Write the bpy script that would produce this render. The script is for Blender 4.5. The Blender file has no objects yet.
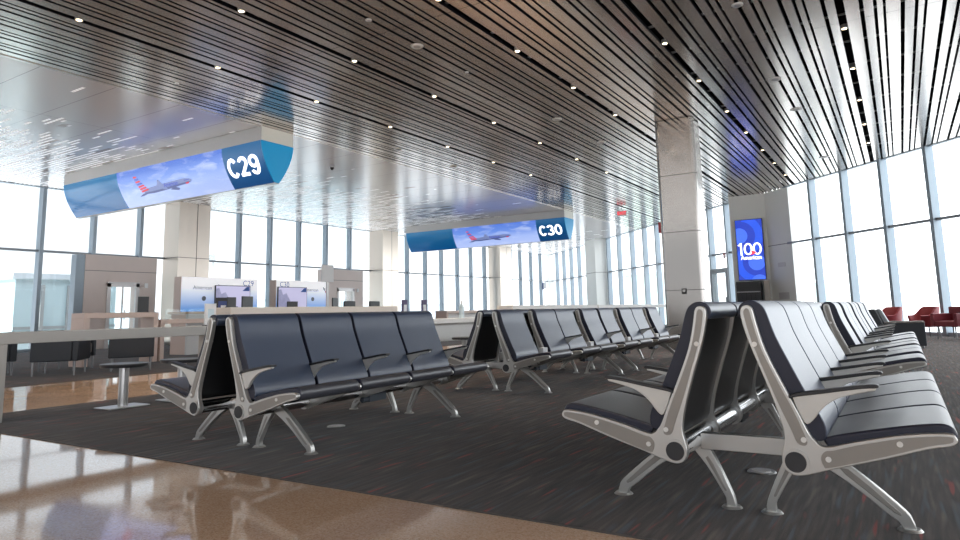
import bpy, bmesh, math, random
from mathutils import Vector, Matrix
random.seed(7)
PI = math.pi
scene = bpy.context.scene
COL = scene.collection

# ------------------------------------------------------------------ helpers
def tag(o, label=None, cat=None, group=None, kind=None):
    if label: o['label'] = label
    if cat: o['category'] = cat
    if group: o['group'] = group
    if kind: o['kind'] = kind
    return o

def empty(name, loc, label, cat, group=None, rz=0.0):
    o = bpy.data.objects.new(name, None)
    o.empty_display_size = 0.2
    COL.objects.link(o)
    o.location = loc
    o.rotation_euler = (0, 0, rz)
    return tag(o, label, cat, group)

def catmull(pts, n=4, closed=False):
    out = []
    N = len(pts)
    rng = range(N) if closed else range(N - 1)
    for i in rng:
        p0 = pts[(i - 1) % N] if (closed or i > 0) else pts[i]
        p1 = pts[i]
        p2 = pts[(i + 1) % N]
        p3 = pts[(i + 2) % N] if (closed or i + 2 < N) else pts[(i + 1) % N]
        for k in range(n):
            t = k / n
            out.append(tuple(0.5 * (2 * b + (c - a) * t + (2 * a - 5 * b + 4 * c - d) * t * t + (-a + 3 * b - 3 * c + d) * t ** 3)
                             for a, b, c, d in zip(p0, p1, p2, p3)))
    if not closed:
        out.append(tuple(pts[-1]))
    return out

class MB:
    def __init__(self):
        self.v = []; self.f = []; self.m = []
    def add(self, vs, fs, mi=0):
        b = len(self.v)
        self.v += [tuple(p) for p in vs]
        self.f += [tuple(i + b for i in f) for f in fs]
        self.m += [mi] * len(fs)
        return self
    def box(self, x0, x1, y0, y1, z0, z1, mi=0):
        vs = [(x0, y0, z0), (x1, y0, z0), (x1, y1, z0), (x0, y1, z0), (x0, y0, z1), (x1, y0, z1), (x1, y1, z1), (x0, y1, z1)]
        return self.add(vs, [(0, 3, 2, 1), (4, 5, 6, 7), (0, 1, 5, 4), (1, 2, 6, 5), (2, 3, 7, 6), (3, 0, 4, 7)], mi)
    def obox(self, c, ax, ay, hx, hy, z0, z1, mi=0):
        # oriented box: centre c (x,y), unit axes ax, ay, half sizes
        vs = []
        for z in (z0, z1):
            for sx, sy in ((-1, -1), (1, -1), (1, 1), (-1, 1)):
                vs.append((c[0] + ax[0] * hx * sx + ay[0] * hy * sy, c[1] + ax[1] * hx * sx + ay[1] * hy * sy, z))
        return self.add(vs, [(0, 3, 2, 1), (4, 5, 6, 7), (0, 1, 5, 4), (1, 2, 6, 5), (2, 3, 7, 6), (3, 0, 4, 7)], mi)
    def prism_y(self, poly, y0, y1, mi=0, cap=None):
        # poly in (x, z), extruded along y
        n = len(poly)
        vs = [(p[0], y0, p[1]) for p in poly] + [(p[0], y1, p[1]) for p in poly]
        cap = mi if cap is None else cap
        b = len(self.v)
        self.v += vs
        for i in range(n):
            j = (i + 1) % n
            self.f.append((b + i, b + j, b + n + j, b + n + i)); self.m.append(mi)
        self.f.append(tuple(b + i for i in reversed(range(n)))); self.m.append(cap)
        self.f.append(tuple(b + n + i for i in range(n))); self.m.append(cap)
        return self
    def prism_x(self, poly, x0, x1, mi=0, cap=None):
        n = len(poly)
        cap = mi if cap is None else cap
        b = len(self.v)
        self.v += [(x0, p[0], p[1]) for p in poly] + [(x1, p[0], p[1]) for p in poly]
        for i in range(n):
            j = (i + 1) % n
            self.f.append((b + i, b + n + i, b + n + j, b + j)); self.m.append(mi)
        self.f.append(tuple(b + i for i in range(n))); self.m.append(cap)
        self.f.append(tuple(b + n + i for i in reversed(range(n)))); self.m.append(cap)
        return self
    def cyl(self, p0, p1, r0, r1=None, n=20, mi=0, cap=True):
        r1 = r0 if r1 is None else r1
        p0 = Vector(p0); p1 = Vector(p1)
        d = (p1 - p0).normalized()
        a = d.orthogonal().normalized(); c = d.cross(a)
        b = len(self.v)
        for p, r in ((p0, r0), (p1, r1)):
            for i in range(n):
                t = 2 * PI * i / n
                self.v.append(tuple(p + a * r * math.cos(t) + c * r * math.sin(t)))
        for i in range(n):
            j = (i + 1) % n
            self.f.append((b + i, b + j, b + n + j, b + n + i)); self.m.append(mi)
        if cap:
            self.f.append(tuple(b + i for i in reversed(range(n)))); self.m.append(mi)
            self.f.append(tuple(b + n + i for i in range(n))); self.m.append(mi)
        return self
    def mesh(self, name, mats, smooth=35):
        me = bpy.data.meshes.new(name)
        me.from_pydata(self.v, [], self.f)
        if not isinstance(mats, (list, tuple)): mats = [mats]
        for m in mats: me.materials.append(m)
        me.polygons.foreach_set('material_index', self.m)
        bm = bmesh.new(); bm.from_mesh(me)
        bmesh.ops.recalc_face_normals(bm, faces=bm.faces)
        bm.to_mesh(me); bm.free()
        if smooth:
            me.polygons.foreach_set('use_smooth', [True] * len(me.polygons))
            me.set_sharp_from_angle(angle=math.radians(smooth))
        me.update()
        return me
    def build(self, name, mats, parent=None, loc=(0, 0, 0), bevel=0, seg=2, smooth=35, label=None):
        o = bpy.data.objects.new(name, self.mesh(name, mats, smooth))
        COL.objects.link(o)
        o.location = loc
        if parent: o.parent = parent
        if bevel: add_bevel(o, bevel, seg)
        if label: o['label'] = label
        return o

def add_bevel(o, w, seg=2):
    b = o.modifiers.new('bevel', 'BEVEL')
    b.width = w; b.segments = seg; b.limit_method = 'ANGLE'; b.angle_limit = math.radians(40)
    b.harden_normals = False
    return o

def put(name, me, parent, loc=(0, 0, 0), bevel=0, seg=2, label=None):
    o = bpy.data.objects.new(name, me)
    COL.objects.link(o)
    o.location = loc; o.parent = parent
    if bevel: add_bevel(o, bevel, seg)
    if label: o['label'] = label
    return o

def structure(o):
    o['kind'] = 'structure'
    return o

# ------------------------------------------------------------------ materials
def mat(name, color=(0.5, 0.5, 0.5), rough=0.5, metal=0.0, spec=0.5, emit=None, estr=0.0, noise=0.0, nscale=20.0, nstretch=(1, 1, 1), bump=0.0, bscale=80.0, coat=0.0, rnoise=0.0):
    m = bpy.data.materials.new(name); m.use_nodes = True
    nt = m.node_tree; N = nt.nodes; L = nt.links
    p = N['Principled BSDF']
    p.inputs['Base Color'].default_value = (*color, 1)
    p.inputs['Roughness'].default_value = rough
    p.inputs['Metallic'].default_value = metal
    p.inputs['Specular IOR Level'].default_value = spec
    p.inputs['Coat Weight'].default_value = coat
    p.inputs['Coat Roughness'].default_value = 0.4
    if emit:
        p.inputs['Emission Color'].default_value = (*emit, 1)
        p.inputs['Emission Strength'].default_value = estr
    tc = N.new('ShaderNodeTexCoord')
    if noise or rnoise:
        mp = N.new('ShaderNodeMapping'); mp.inputs['Scale'].default_value = nstretch
        nz = N.new('ShaderNodeTexNoise'); nz.inputs['Scale'].default_value = nscale; nz.inputs['Detail'].default_value = 4
        L.new(tc.outputs['Object'], mp.inputs['Vector']); L.new(mp.outputs['Vector'], nz.inputs['Vector'])
        if noise:
            hs = N.new('ShaderNodeMix'); hs.data_type = 'RGBA'
            hs.inputs[6].default_value = (*[c * (1 - noise) for c in color], 1)
            hs.inputs[7].default_value = (*[min(1, c * (1 + noise)) for c in color], 1)
            L.new(nz.outputs['Fac'], hs.inputs[0]); L.new(hs.outputs[2], p.inputs['Base Color'])
        if rnoise:
            mr = N.new('ShaderNodeMapRange'); mr.inputs['To Min'].default_value = max(0.0, rough - rnoise); mr.inputs['To Max'].default_value = rough + rnoise
            L.new(nz.outputs['Fac'], mr.inputs['Value']); L.new(mr.outputs['Result'], p.inputs['Roughness'])
    if bump:
        nb = N.new('ShaderNodeTexNoise'); nb.inputs['Scale'].default_value = bscale; nb.inputs['Detail'].default_value = 3
        bp = N.new('ShaderNodeBump'); bp.inputs['Strength'].default_value = bump; bp.inputs['Distance'].default_value = 0.01
        L.new(tc.outputs['Object'], nb.inputs['Vector']); L.new(nb.outputs['Fac'], bp.inputs['Height']); L.new(bp.outputs['Normal'], p.inputs['Normal'])
    return m

def ramp(N, stops, interp='LINEAR'):
    r = N.new('ShaderNodeValToRGB'); cr = r.color_ramp; cr.interpolation = interp
    while len(cr.elements) < len(stops): cr.elements.new(0.5)
    for e, (pos, c) in zip(cr.elements, stops):
        e.position = pos; e.color = (*c, 1)
    return r

def carpet_material():
    m = bpy.data.materials.new('streaked carpet'); m.use_nodes = True
    nt = m.node_tree; N = nt.nodes; L = nt.links; p = N['Principled BSDF']
    tc = N.new('ShaderNodeTexCoord')
    def noise(sx, sy, detail=2, off=0.0, rough=0.5):
        mp = N.new('ShaderNodeMapping'); mp.inputs['Scale'].default_value = (sx, sy, 1); mp.inputs['Location'].default_value = (off, off * 1.7, 0)
        nz = N.new('ShaderNodeTexNoise'); nz.inputs['Scale'].default_value = 1; nz.inputs['Detail'].default_value = detail; nz.inputs['Roughness'].default_value = rough
        L.new(tc.outputs['Object'], mp.inputs['Vector']); L.new(mp.outputs['Vector'], nz.inputs['Vector'])
        return nz.outputs['Fac']
    base = ramp(N, [(0.30, (0.0145, 0.0112, 0.0103)), (0.5, (0.044, 0.033, 0.0275)), (0.70, (0.092, 0.069, 0.056))])
    L.new(noise(42, 2.4, 3), base.inputs['Fac'])
    def over(prev, fac_socket, lo, hi, color):
        r = ramp(N, [(lo, (0, 0, 0)), (hi, (1, 1, 1))])
        L.new(fac_socket, r.inputs['Fac'])
        mx = N.new('ShaderNodeMix'); mx.data_type = 'RGBA'
        L.new(r.outputs['Color'], mx.inputs[0]); L.new(prev, mx.inputs[6]); mx.inputs[7].default_value = (*color, 1)
        return mx.outputs[2]
    c = base.outputs['Color']
    c = over(c, noise(30, 2.0, 1, 3.1), 0.58, 0.74, (0.075, 0.095, 0.12))
    c = over(c, noise(27, 2.2, 1, 9.7), 0.58, 0.76, (0.15, 0.118, 0.098))
    c = over(c, noise(26, 2.2, 1, 17.3), 0.655, 0.75, (0.33, 0.055, 0.045))
    # speckle of the pile
    mx = N.new('ShaderNodeMix'); mx.data_type = 'RGBA'; mx.blend_type = 'MULTIPLY'; mx.inputs[0].default_value = 0.75
    sp = ramp(N, [(0.3, (0.65, 0.65, 0.65)), (0.7, (1.3, 1.3, 1.3))])
    L.new(noise(170, 170, 2, 1.0), sp.inputs['Fac'])
    L.new(c, mx.inputs[6]); L.new(sp.outputs['Color'], mx.inputs[7])
    L.new(mx.outputs[2], p.inputs['Base Color'])
    p.inputs['Roughness'].default_value = 0.95; p.inputs['Specular IOR Level'].default_value = 0.15
    p.inputs['Sheen Weight'].default_value = 0.12
    bp = N.new('ShaderNodeBump'); bp.inputs['Strength'].default_value = 0.4; bp.inputs['Distance'].default_value = 0.004
    L.new(noise(260, 260, 1, 5.0), bp.inputs['Height']); L.new(bp.outputs['Normal'], p.inputs['Normal'])
    return m

def terrazzo_material():
    m = bpy.data.materials.new('polished tan terrazzo'); m.use_nodes = True
    nt = m.node_tree; N = nt.nodes; L = nt.links; p = N['Principled BSDF']
    tc = N.new('ShaderNodeTexCoord')
    v = N.new('ShaderNodeTexVoronoi'); v.inputs['Scale'].default_value = 150
    n2 = N.new('ShaderNodeTexNoise'); n2.inputs['Scale'].default_value = 1.1; n2.inputs['Detail'].default_value = 3
    L.new(tc.outputs['Object'], v.inputs['Vector']); L.new(tc.outputs['Object'], n2.inputs['Vector'])
    r = ramp(N, [(0.0, (0.68, 0.43, 0.28)), (0.35, (0.82, 0.55, 0.37)), (0.7, (0.86, 0.60, 0.41)), (1.0, (0.90, 0.69, 0.52))])
    sep = N.new('ShaderNodeSeparateColor'); L.new(v.outputs['Color'], sep.inputs['Color']); L.new(sep.outputs[0], r.inputs['Fac'])
    mx = N.new('ShaderNodeMix'); mx.data_type = 'RGBA'; mx.blend_type = 'MULTIPLY'; mx.inputs[0].default_value = 0.35
    r2 = ramp(N, [(0.3, (0.75, 0.72, 0.7)), (0.7, (1.1, 1.1, 1.1))]); L.new(n2.outputs['Fac'], r2.inputs['Fac'])
    L.new(r.outputs['Color'], mx.inputs[6]); L.new(r2.outputs['Color'], mx.inputs[7]); L.new(mx.outputs[2], p.inputs['Base Color'])
    p.inputs['Roughness'].default_value = 0.06; p.inputs['Specular IOR Level'].default_value = 0.95
    n3 = N.new('ShaderNodeTexNoise'); n3.inputs['Scale'].default_value = 1.7; n3.inputs['Detail'].default_value = 1
    L.new(tc.outputs['Object'], n3.inputs['Vector'])
    bp = N.new('ShaderNodeBump'); bp.inputs['Strength'].default_value = 0.10; bp.inputs['Distance'].default_value = 0.02
    L.new(n3.outputs['Fac'], bp.inputs['Height']); L.new(bp.outputs['Normal'], p.inputs['Normal'])
    return m

def dash_ceiling_material():
    # satin metal tiles with rows of short bright strokes that get dense towards the outer wall
    m = bpy.data.materials.new('dashed ceiling panel'); m.use_nodes = True
    nt = m.node_tree; N = nt.nodes; L = nt.links; p = N['Principled BSDF']
    tc = N.new('ShaderNodeTexCoord')
    sx = N.new('ShaderNodeSeparateXYZ'); L.new(tc.outputs['Object'], sx.inputs['Vector'])
    def noise(scx, scy, det, off):
        mp = N.new('ShaderNodeMapping'); mp.inputs['Scale'].default_value = (scx, scy, 1); mp.inputs['Location'].default_value = (off, off, 0)
        nz = N.new('ShaderNodeTexNoise'); nz.inputs['Scale'].default_value = 1; nz.inputs['Detail'].default_value = det
        L.new(tc.outputs['Object'], mp.inputs['Vector']); L.new(mp.outputs['Vector'], nz.inputs['Vector'])
        return nz.outputs['Fac']
    def math_(op, a, b=None, c=None):
        n = N.new('ShaderNodeMath'); n.operation = op
        for i, x in enumerate((a, b, c)):
            if x is None: continue
            if hasattr(x, 'is_output') or hasattr(x, 'links'): L.new(x, n.inputs[i])
            else: n.inputs[i].default_value = x
        return n.outputs[0]
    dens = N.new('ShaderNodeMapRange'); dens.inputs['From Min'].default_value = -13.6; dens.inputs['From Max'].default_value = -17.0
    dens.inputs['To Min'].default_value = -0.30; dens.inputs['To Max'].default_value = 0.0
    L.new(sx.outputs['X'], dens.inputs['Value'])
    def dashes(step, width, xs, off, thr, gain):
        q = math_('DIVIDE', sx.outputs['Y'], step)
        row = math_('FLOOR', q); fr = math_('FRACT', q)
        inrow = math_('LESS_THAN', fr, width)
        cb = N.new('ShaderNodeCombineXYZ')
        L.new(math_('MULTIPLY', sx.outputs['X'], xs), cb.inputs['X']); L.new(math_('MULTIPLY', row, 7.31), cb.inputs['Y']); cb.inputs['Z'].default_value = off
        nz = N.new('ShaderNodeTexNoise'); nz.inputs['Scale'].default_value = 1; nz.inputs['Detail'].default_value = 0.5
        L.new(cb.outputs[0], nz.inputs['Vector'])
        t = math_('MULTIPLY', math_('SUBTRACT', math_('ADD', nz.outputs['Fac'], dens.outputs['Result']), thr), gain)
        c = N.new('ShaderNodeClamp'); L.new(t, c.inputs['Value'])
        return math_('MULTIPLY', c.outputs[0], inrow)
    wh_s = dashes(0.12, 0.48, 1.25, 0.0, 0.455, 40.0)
    dk_s = dashes(0.24, 0.66, 0.7, 9.0, 0.50, 30.0)
    m1 = N.new('ShaderNodeMix'); m1.data_type = 'RGBA'; m1.inputs[6].default_value = (0.60, 0.58, 0.58, 1); m1.inputs[7].default_value = (0.30, 0.22, 0.19, 1)
    L.new(dk_s, m1.inputs[0])
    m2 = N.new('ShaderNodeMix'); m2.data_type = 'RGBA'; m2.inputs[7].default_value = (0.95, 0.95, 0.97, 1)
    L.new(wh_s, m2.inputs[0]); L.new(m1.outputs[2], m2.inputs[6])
    # panel seams
    def seam(sock, step):
        q = math_('FRACT', math_('DIVIDE', sock, step))
        return math_('LESS_THAN', q, 0.012 / step)
    sm = math_('MAXIMUM', seam(sx.outputs['X'], 2.9), seam(sx.outputs['Y'], 1.27))
    m3 = N.new('ShaderNodeMix'); m3.data_type = 'RGBA'; m3.inputs[7].default_value = (0.22, 0.21, 0.21, 1)
    L.new(sm, m3.inputs[0]); L.new(m2.outputs[2], m3.inputs[6])
    L.new(m3.outputs[2], p.inputs['Base Color'])
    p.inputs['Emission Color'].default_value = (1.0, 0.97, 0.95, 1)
    L.new(math_('MULTIPLY', wh_s, 0.22), p.inputs['Emission Strength'])  # added glow lifts the white strokes; they are no lamps
    p.inputs['Metallic'].default_value = 0.1
    p.inputs['Roughness'].default_value = 0.22
    rr = N.new('ShaderNodeMapRange'); rr.inputs['To Min'].default_value = 0.20; rr.inputs['To Max'].default_value = 0.6
    L.new(wh_s, rr.inputs['Value']); L.new(rr.outputs['Result'], p.inputs['Roughness'])
    return m

def slat_material():
    m = bpy.data.materials.new('champagne metal slat'); m.use_nodes = True
    nt = m.node_tree; N = nt.nodes; L = nt.links; p = N['Principled BSDF']
    tc = N.new('ShaderNodeTexCoord')
    mp = N.new('ShaderNodeMapping'); mp.inputs['Scale'].default_value = (3, 0.25, 1)
    nz = N.new('ShaderNodeTexNoise'); nz.inputs['Scale'].default_value = 1; nz.inputs['Detail'].default_value = 2
    L.new(tc.outputs['Object'], mp.inputs['Vector']); L.new(mp.outputs['Vector'], nz.inputs['Vector'])
    r = ramp(N, [(0.3, (0.52, 0.475, 0.43)), (0.7, (0.64, 0.60, 0.56))])
    L.new(nz.outputs['Fac'], r.inputs['Fac'])
    sx = N.new('ShaderNodeSeparateXYZ'); L.new(tc.outputs['Object'], sx.inputs['Vector'])
    a = N.new('ShaderNodeMath'); a.operation = 'DIVIDE'; a.inputs[1].default_value = 3.66; L.new(sx.outputs['Y'], a.inputs[0])
    b = N.new('ShaderNodeMath'); b.operation = 'FRACT'; L.new(a.outputs[0], b.inputs[0])
    c = N.new('ShaderNodeMath'); c.operation = 'LESS_THAN'; c.inputs[1].default_value = 0.004; L.new(b.outputs[0], c.inputs[0])
    mx = N.new('ShaderNodeMix'); mx.data_type = 'RGBA'; mx.inputs[7].default_value = (0.12, 0.11, 0.1, 1)
    L.new(c.outputs[0], mx.inputs[0]); L.new(r.outputs['Color'], mx.inputs[6]); L.new(mx.outputs[2], p.inputs['Base Color'])
    p.inputs['Metallic'].default_value = 0.7; p.inputs['Roughness'].default_value = 0.19
    return m

def glass_material(name, tint=(0.93, 0.97, 0.99), refl=0.07):
    m = bpy.data.materials.new(name); m.use_nodes = True
    nt = m.node_tree; N = nt.nodes; L = nt.links
    N.remove(N['Principled BSDF'])
    out = N['Material Output']
    t = N.new('ShaderNodeBsdfTransparent'); t.inputs['Color'].default_value = (*tint, 1)
    g = N.new('ShaderNodeBsdfGlossy'); g.inputs['Roughness'].default_value = 0.02
    f = N.new('ShaderNodeLayerWeight'); f.inputs['Blend'].default_value = 0.5
    pw = N.new('ShaderNodeMath'); pw.operation = 'POWER'; pw.inputs[1].default_value = 4.0; L.new(f.outputs['Facing'], pw.inputs[0])
    ml = N.new('ShaderNodeMath'); ml.operation = 'MULTIPLY_ADD'; ml.inputs[1].default_value = 0.5; ml.inputs[2].default_value = 0.03; L.new(pw.outputs[0], ml.inputs[0])
    mx = N.new('ShaderNodeMixShader')
    L.new(ml.outputs[0], mx.inputs['Fac']); L.new(t.outputs[0], mx.inputs[1]); L.new(g.outputs[0], mx.inputs[2])
    L.new(mx.outputs[0], out.inputs['Surface'])
    return m

def brushed_material(name, color, rough, metal=1.0, joint=None):
    m = bpy.data.materials.new(name); m.use_nodes = True
    nt = m.node_tree; N = nt.nodes; L = nt.links; p = N['Principled BSDF']
    tc = N.new('ShaderNodeTexCoord')
    mp = N.new('ShaderNodeMapping'); mp.inputs['Scale'].default_value = (0.4, 0.4, 3)
    nz = N.new('ShaderNodeTexNoise'); nz.inputs['Scale'].default_value = 3; nz.inputs['Detail'].default_value = 3
    L.new(tc.outputs['Object'], mp.inputs['Vector']); L.new(mp.outputs['Vector'], nz.inputs['Vector'])
    mr = N.new('ShaderNodeMapRange'); mr.inputs['To Min'].default_value = rough * 0.95; mr.inputs['To Max'].default_value = rough * 1.05
    L.new(nz.outputs['Fac'], mr.inputs['Value'])
    p.inputs['Roughness'].default_value = rough
    p.inputs['Base Color'].default_value = (*color, 1); p.inputs['Metallic'].default_value = metal
    if joint:
        sx = N.new('ShaderNodeSeparateXYZ'); L.new(tc.outputs['Object'], sx.inputs['Vector'])
        a = N.new('ShaderNodeMath'); a.operation = 'DIVIDE'; a.inputs[1].default_value = joint; L.new(sx.outputs['Z'], a.inputs[0])
        b = N.new('ShaderNodeMath'); b.operation = 'FRACT'; L.new(a.outputs[0], b.inputs[0])
        c = N.new('ShaderNodeMath'); c.operation = 'LESS_THAN'; c.inputs[1].default_value = 0.012; L.new(b.outputs[0], c.inputs[0])
        mx = N.new('ShaderNodeMix'); mx.data_type = 'RGBA'; mx.inputs[6].default_value = (*color, 1); mx.inputs[7].default_value = (*[k * 0.35 for k in color], 1)
        L.new(c.outputs[0], mx.inputs[0]); L.new(mx.outputs[2], p.inputs['Base Color'])
    return m

def sky_screen_material():
    # picture on the long display: deep blue at the top, white cloud deck below
    m = bpy.data.materials.new('lit sky picture'); m.use_nodes = True
    nt = m.node_tree; N = nt.nodes; L = nt.links; p = N['Principled BSDF']
    tc = N.new('ShaderNodeTexCoord'); sx = N.new('ShaderNodeSeparateXYZ'); L.new(tc.outputs['Object'], sx.inputs['Vector'])
    g = N.new('ShaderNodeMapRange'); g.inputs['From Min'].default_value = -1.28; g.inputs['From Max'].default_value = -0.33
    L.new(sx.outputs['Z'], g.inputs['Value'])
    mp = N.new('ShaderNodeMapping'); mp.inputs['Scale'].default_value = (0.9, 1, 3.4)
    nz = N.new('ShaderNodeTexNoise'); nz.inputs['Scale'].default_value = 1.6; nz.inputs['Detail'].default_value = 5; nz.inputs['Distortion'].default_value = 0.5
    L.new(tc.outputs['Object'], mp.inputs['Vector']); L.new(mp.outputs['Vector'], nz.inputs['Vector'])
    base = ramp(N, [(0.0, (0.46, 0.56, 0.90)), (0.4, (0.36, 0.48, 0.88)), (0.7, (0.13, 0.26, 0.74)), (1.0, (0.07, 0.17, 0.64))])
    L.new(g.outputs['Result'], base.inputs['Fac'])
    cl = ramp(N, [(0.5, (0, 0, 0)), (0.80, (0.8, 0.8, 0.8))]); L.new(nz.outputs['Fac'], cl.inputs['Fac'])
    mx = N.new('ShaderNodeMix'); mx.data_type = 'RGBA'; mx.inputs[7].default_value = (0.60, 0.68, 0.92, 1)
    L.new(cl.outputs['Color'], mx.inputs[0]); L.new(base.outputs['Color'], mx.inputs[6])
    L.new(mx.outputs[2], p.inputs['Emission Color']); p.inputs['Emission Strength'].default_value = 0.62
    p.inputs['Base Color'].default_value = (0.02, 0.02, 0.03, 1); p.inputs['Roughness'].default_value = 0.25
    return m

def grad_material(name, z0, z1, c0, c1, rough=0.4, emit=0.0):
    m = bpy.data.materials.new(name); m.use_nodes = True
    nt = m.node_tree; N = nt.nodes; L = nt.links; p = N['Principled BSDF']
    tc = N.new('ShaderNodeTexCoord'); sx = N.new('ShaderNodeSeparateXYZ'); L.new(tc.outputs['Object'], sx.inputs['Vector'])
    g = N.new('ShaderNodeMapRange'); g.inputs['From Min'].default_value = z0; g.inputs['From Max'].default_value = z1
    L.new(sx.outputs['Z'], g.inputs['Value'])
    r = ramp(N, [(0, c0), (1, c1)]); L.new(g.outputs['Result'], r.inputs['Fac'])
    L.new(r.outputs['Color'], p.inputs['Base Color']); p.inputs['Roughness'].default_value = rough
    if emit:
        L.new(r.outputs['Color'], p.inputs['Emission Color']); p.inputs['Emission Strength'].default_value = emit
    return m

M = {}
M['carpet'] = carpet_material()
M['terrazzo'] = terrazzo_material()
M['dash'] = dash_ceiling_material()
M['slat'] = slat_material()
M['plenum'] = mat('black plenum', (0.006, 0.006, 0.008), 0.9, spec=0.1)
M['carrier'] = mat('carrier rail', (0.30, 0.30, 0.30), 0.5, noise=0.05)
M['glass'] = glass_material('window glass')
M['clear'] = glass_material('clear glass sheet', (0.95, 0.98, 0.98))
M['mullion'] = mat('blue grey window frame', (0.30, 0.36, 0.41), 0.42, metal=0.25, noise=0.06, nscale=4)
M['mullion_warm'] = mat('dark transom bar', (0.24, 0.26, 0.28), 0.4, metal=0.3, noise=0.05)
M['steel'] = brushed_material('brushed pillar steel', (0.35, 0.335, 0.32), 0.15, 1.0, joint=1.27)
M['bronze'] = brushed_material('satin column panel', (0.64, 0.565, 0.49), 0.28, 0.85)
M['pale_panel'] = brushed_material('pale column panel', (0.88, 0.89, 0.85), 0.38, 0.0)
M['seam'] = mat('dark seam', (0.10, 0.09, 0.085), 0.6, noise=0.05)
M['leather'] = mat('navy grey leather', (0.034, 0.052, 0.094), 0.36, spec=0.6, coat=0.25, bump=0.06, bscale=160, noise=0.12, nscale=6)
M['seat_leather'] = mat('seat leather greyed for reflection', (0.056, 0.060, 0.074), 0.36, spec=0.7, coat=0.25, bump=0.06, bscale=160, noise=0.12, nscale=6)  # greyer tone than the backs stands in for reflected ceiling light
M['welt'] = mat('dark navy cushion side', (0.012, 0.015, 0.034), 0.45, noise=0.1)
M['shell'] = mat('black back shell', (0.012, 0.013, 0.015), 0.28, spec=0.35, noise=0.1, nscale=5)
M['alu'] = mat('cast aluminium', (0.55, 0.548, 0.53), 0.33, metal=0.7, noise=0.05, nscale=8)
M['alu_inlay'] = mat('taupe frame inlay', (0.30, 0.288, 0.268), 0.45, metal=0.3, noise=0.06, nscale=8)
M['chrome'] = mat('bright beam tube', (0.66, 0.67, 0.68), 0.16, metal=1.0, rnoise=0.04)
M['cap'] = mat('dark hub cap', (0.035, 0.037, 0.042), 0.55, noise=0.1)
M['bolt'] = mat('white bolt head', (0.80, 0.80, 0.78), 0.35, noise=0.03)
M['black'] = mat('black plastic', (0.012, 0.012, 0.014), 0.4, noise=0.1)
M['arm_pad'] = mat('dark arm pad', (0.022, 0.024, 0.028), 0.4, noise=0.1)
M['arm_alu'] = mat('arm bracket aluminium', (0.58, 0.575, 0.55), 0.38, metal=0.5, noise=0.04)
M['powerbox'] = mat('blue grey power box', (0.05, 0.065, 0.085), 0.4, noise=0.1)
M['outlet'] = mat('pale outlet', (0.68, 0.70, 0.72), 0.4, noise=0.04)
M['grey_solid'] = mat('grey solid surface', (0.40, 0.385, 0.36), 0.45, noise=0.08, nscale=120)
M['beige_solid'] = mat('beige solid surface', (0.68, 0.61, 0.54), 0.45, noise=0.06, nscale=120)
M['pink_solid'] = mat('warm beige solid surface', (0.72, 0.56, 0.48), 0.45, noise=0.06, nscale=120)
M['pale_solid'] = mat('pale grey solid surface', (0.74, 0.73, 0.71), 0.45, noise=0.05, nscale=120)
M['white'] = mat('white board', (0.80, 0.80, 0.80), 0.5, noise=0.03)
M['stool_top'] = mat('dark stool top', (0.035, 0.036, 0.04), 0.35, noise=0.12)
M['post'] = mat('satin steel post', (0.50, 0.50, 0.50), 0.3, metal=0.9, noise=0.05)
M['taupe'] = mat('taupe portal cladding', (0.70, 0.60, 0.55), 0.5, noise=0.04, nscale=3)
M['frame_grey'] = mat('light grey door frame', (0.66, 0.64, 0.63), 0.4, metal=0.3, noise=0.04)
M['red'] = mat('red chair upholstery', (0.30, 0.035, 0.045), 0.5, noise=0.12, nscale=30)
M['red_dark'] = mat('maroon chair leather', (0.20, 0.028, 0.04), 0.45, noise=0.12, nscale=30)
M['navy_box'] = mat('dark slate upholstery', (0.022, 0.027, 0.036), 0.55, noise=0.12, nscale=30)
M['slate_cushion'] = mat('slate cushion', (0.26, 0.29, 0.32), 0.5, noise=0.08)
M['taupe_top'] = mat('taupe cushion top', (0.17, 0.155, 0.15), 0.55, noise=0.08)
M['steel_leg'] = mat('grey metal chair leg', (0.25, 0.25, 0.26), 0.35, metal=0.8, noise=0.05)
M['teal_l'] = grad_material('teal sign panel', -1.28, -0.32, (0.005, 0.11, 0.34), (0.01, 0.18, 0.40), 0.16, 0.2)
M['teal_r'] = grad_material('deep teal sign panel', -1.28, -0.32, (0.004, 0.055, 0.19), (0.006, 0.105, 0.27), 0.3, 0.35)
M['teal_end'] = mat('bright teal end cap', (0.004, 0.16, 0.34), 0.35, emit=(0.002, 0.20, 0.40), estr=0.4, noise=0.03)
M['shroud'] = mat('sign shroud metal', (0.46, 0.44, 0.42), 0.3, metal=0.8, noise=0.05)
M['shroud_end'] = mat('pale shroud end', (0.85, 0.85, 0.78), 0.35, metal=0.0, noise=0.03)
M['sky_screen'] = sky_screen_material()
M['letter'] = mat('lit white lettering', (0.9, 0.9, 0.9), 0.4, emit=(1, 1, 1), estr=1.0, noise=0.02)
M['plane_grey'] = mat('aircraft silver', (0.05, 0.06, 0.12), 0.4, emit=(0.09, 0.12, 0.32), estr=0.45, noise=0.1)
M['plane_lit'] = mat('aircraft light side', (0.12, 0.14, 0.24), 0.4, emit=(0.20, 0.26, 0.52), estr=0.45, noise=0.1)
M['plane_red'] = mat('aircraft tail red', (0.2, 0.01, 0.02), 0.4, emit=(0.62, 0.03, 0.06), estr=0.6, noise=0.05)
M['plane_navy'] = mat('aircraft tail navy', (0.03, 0.05, 0.2), 0.4, emit=(0.05, 0.07, 0.3), estr=0.9, noise=0.05)
M['blue_screen'] = mat('blue display picture', (0.01, 0.03, 0.3), 0.2, emit=(0.005, 0.035, 0.42), estr=0.72, noise=0.02)
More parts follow.
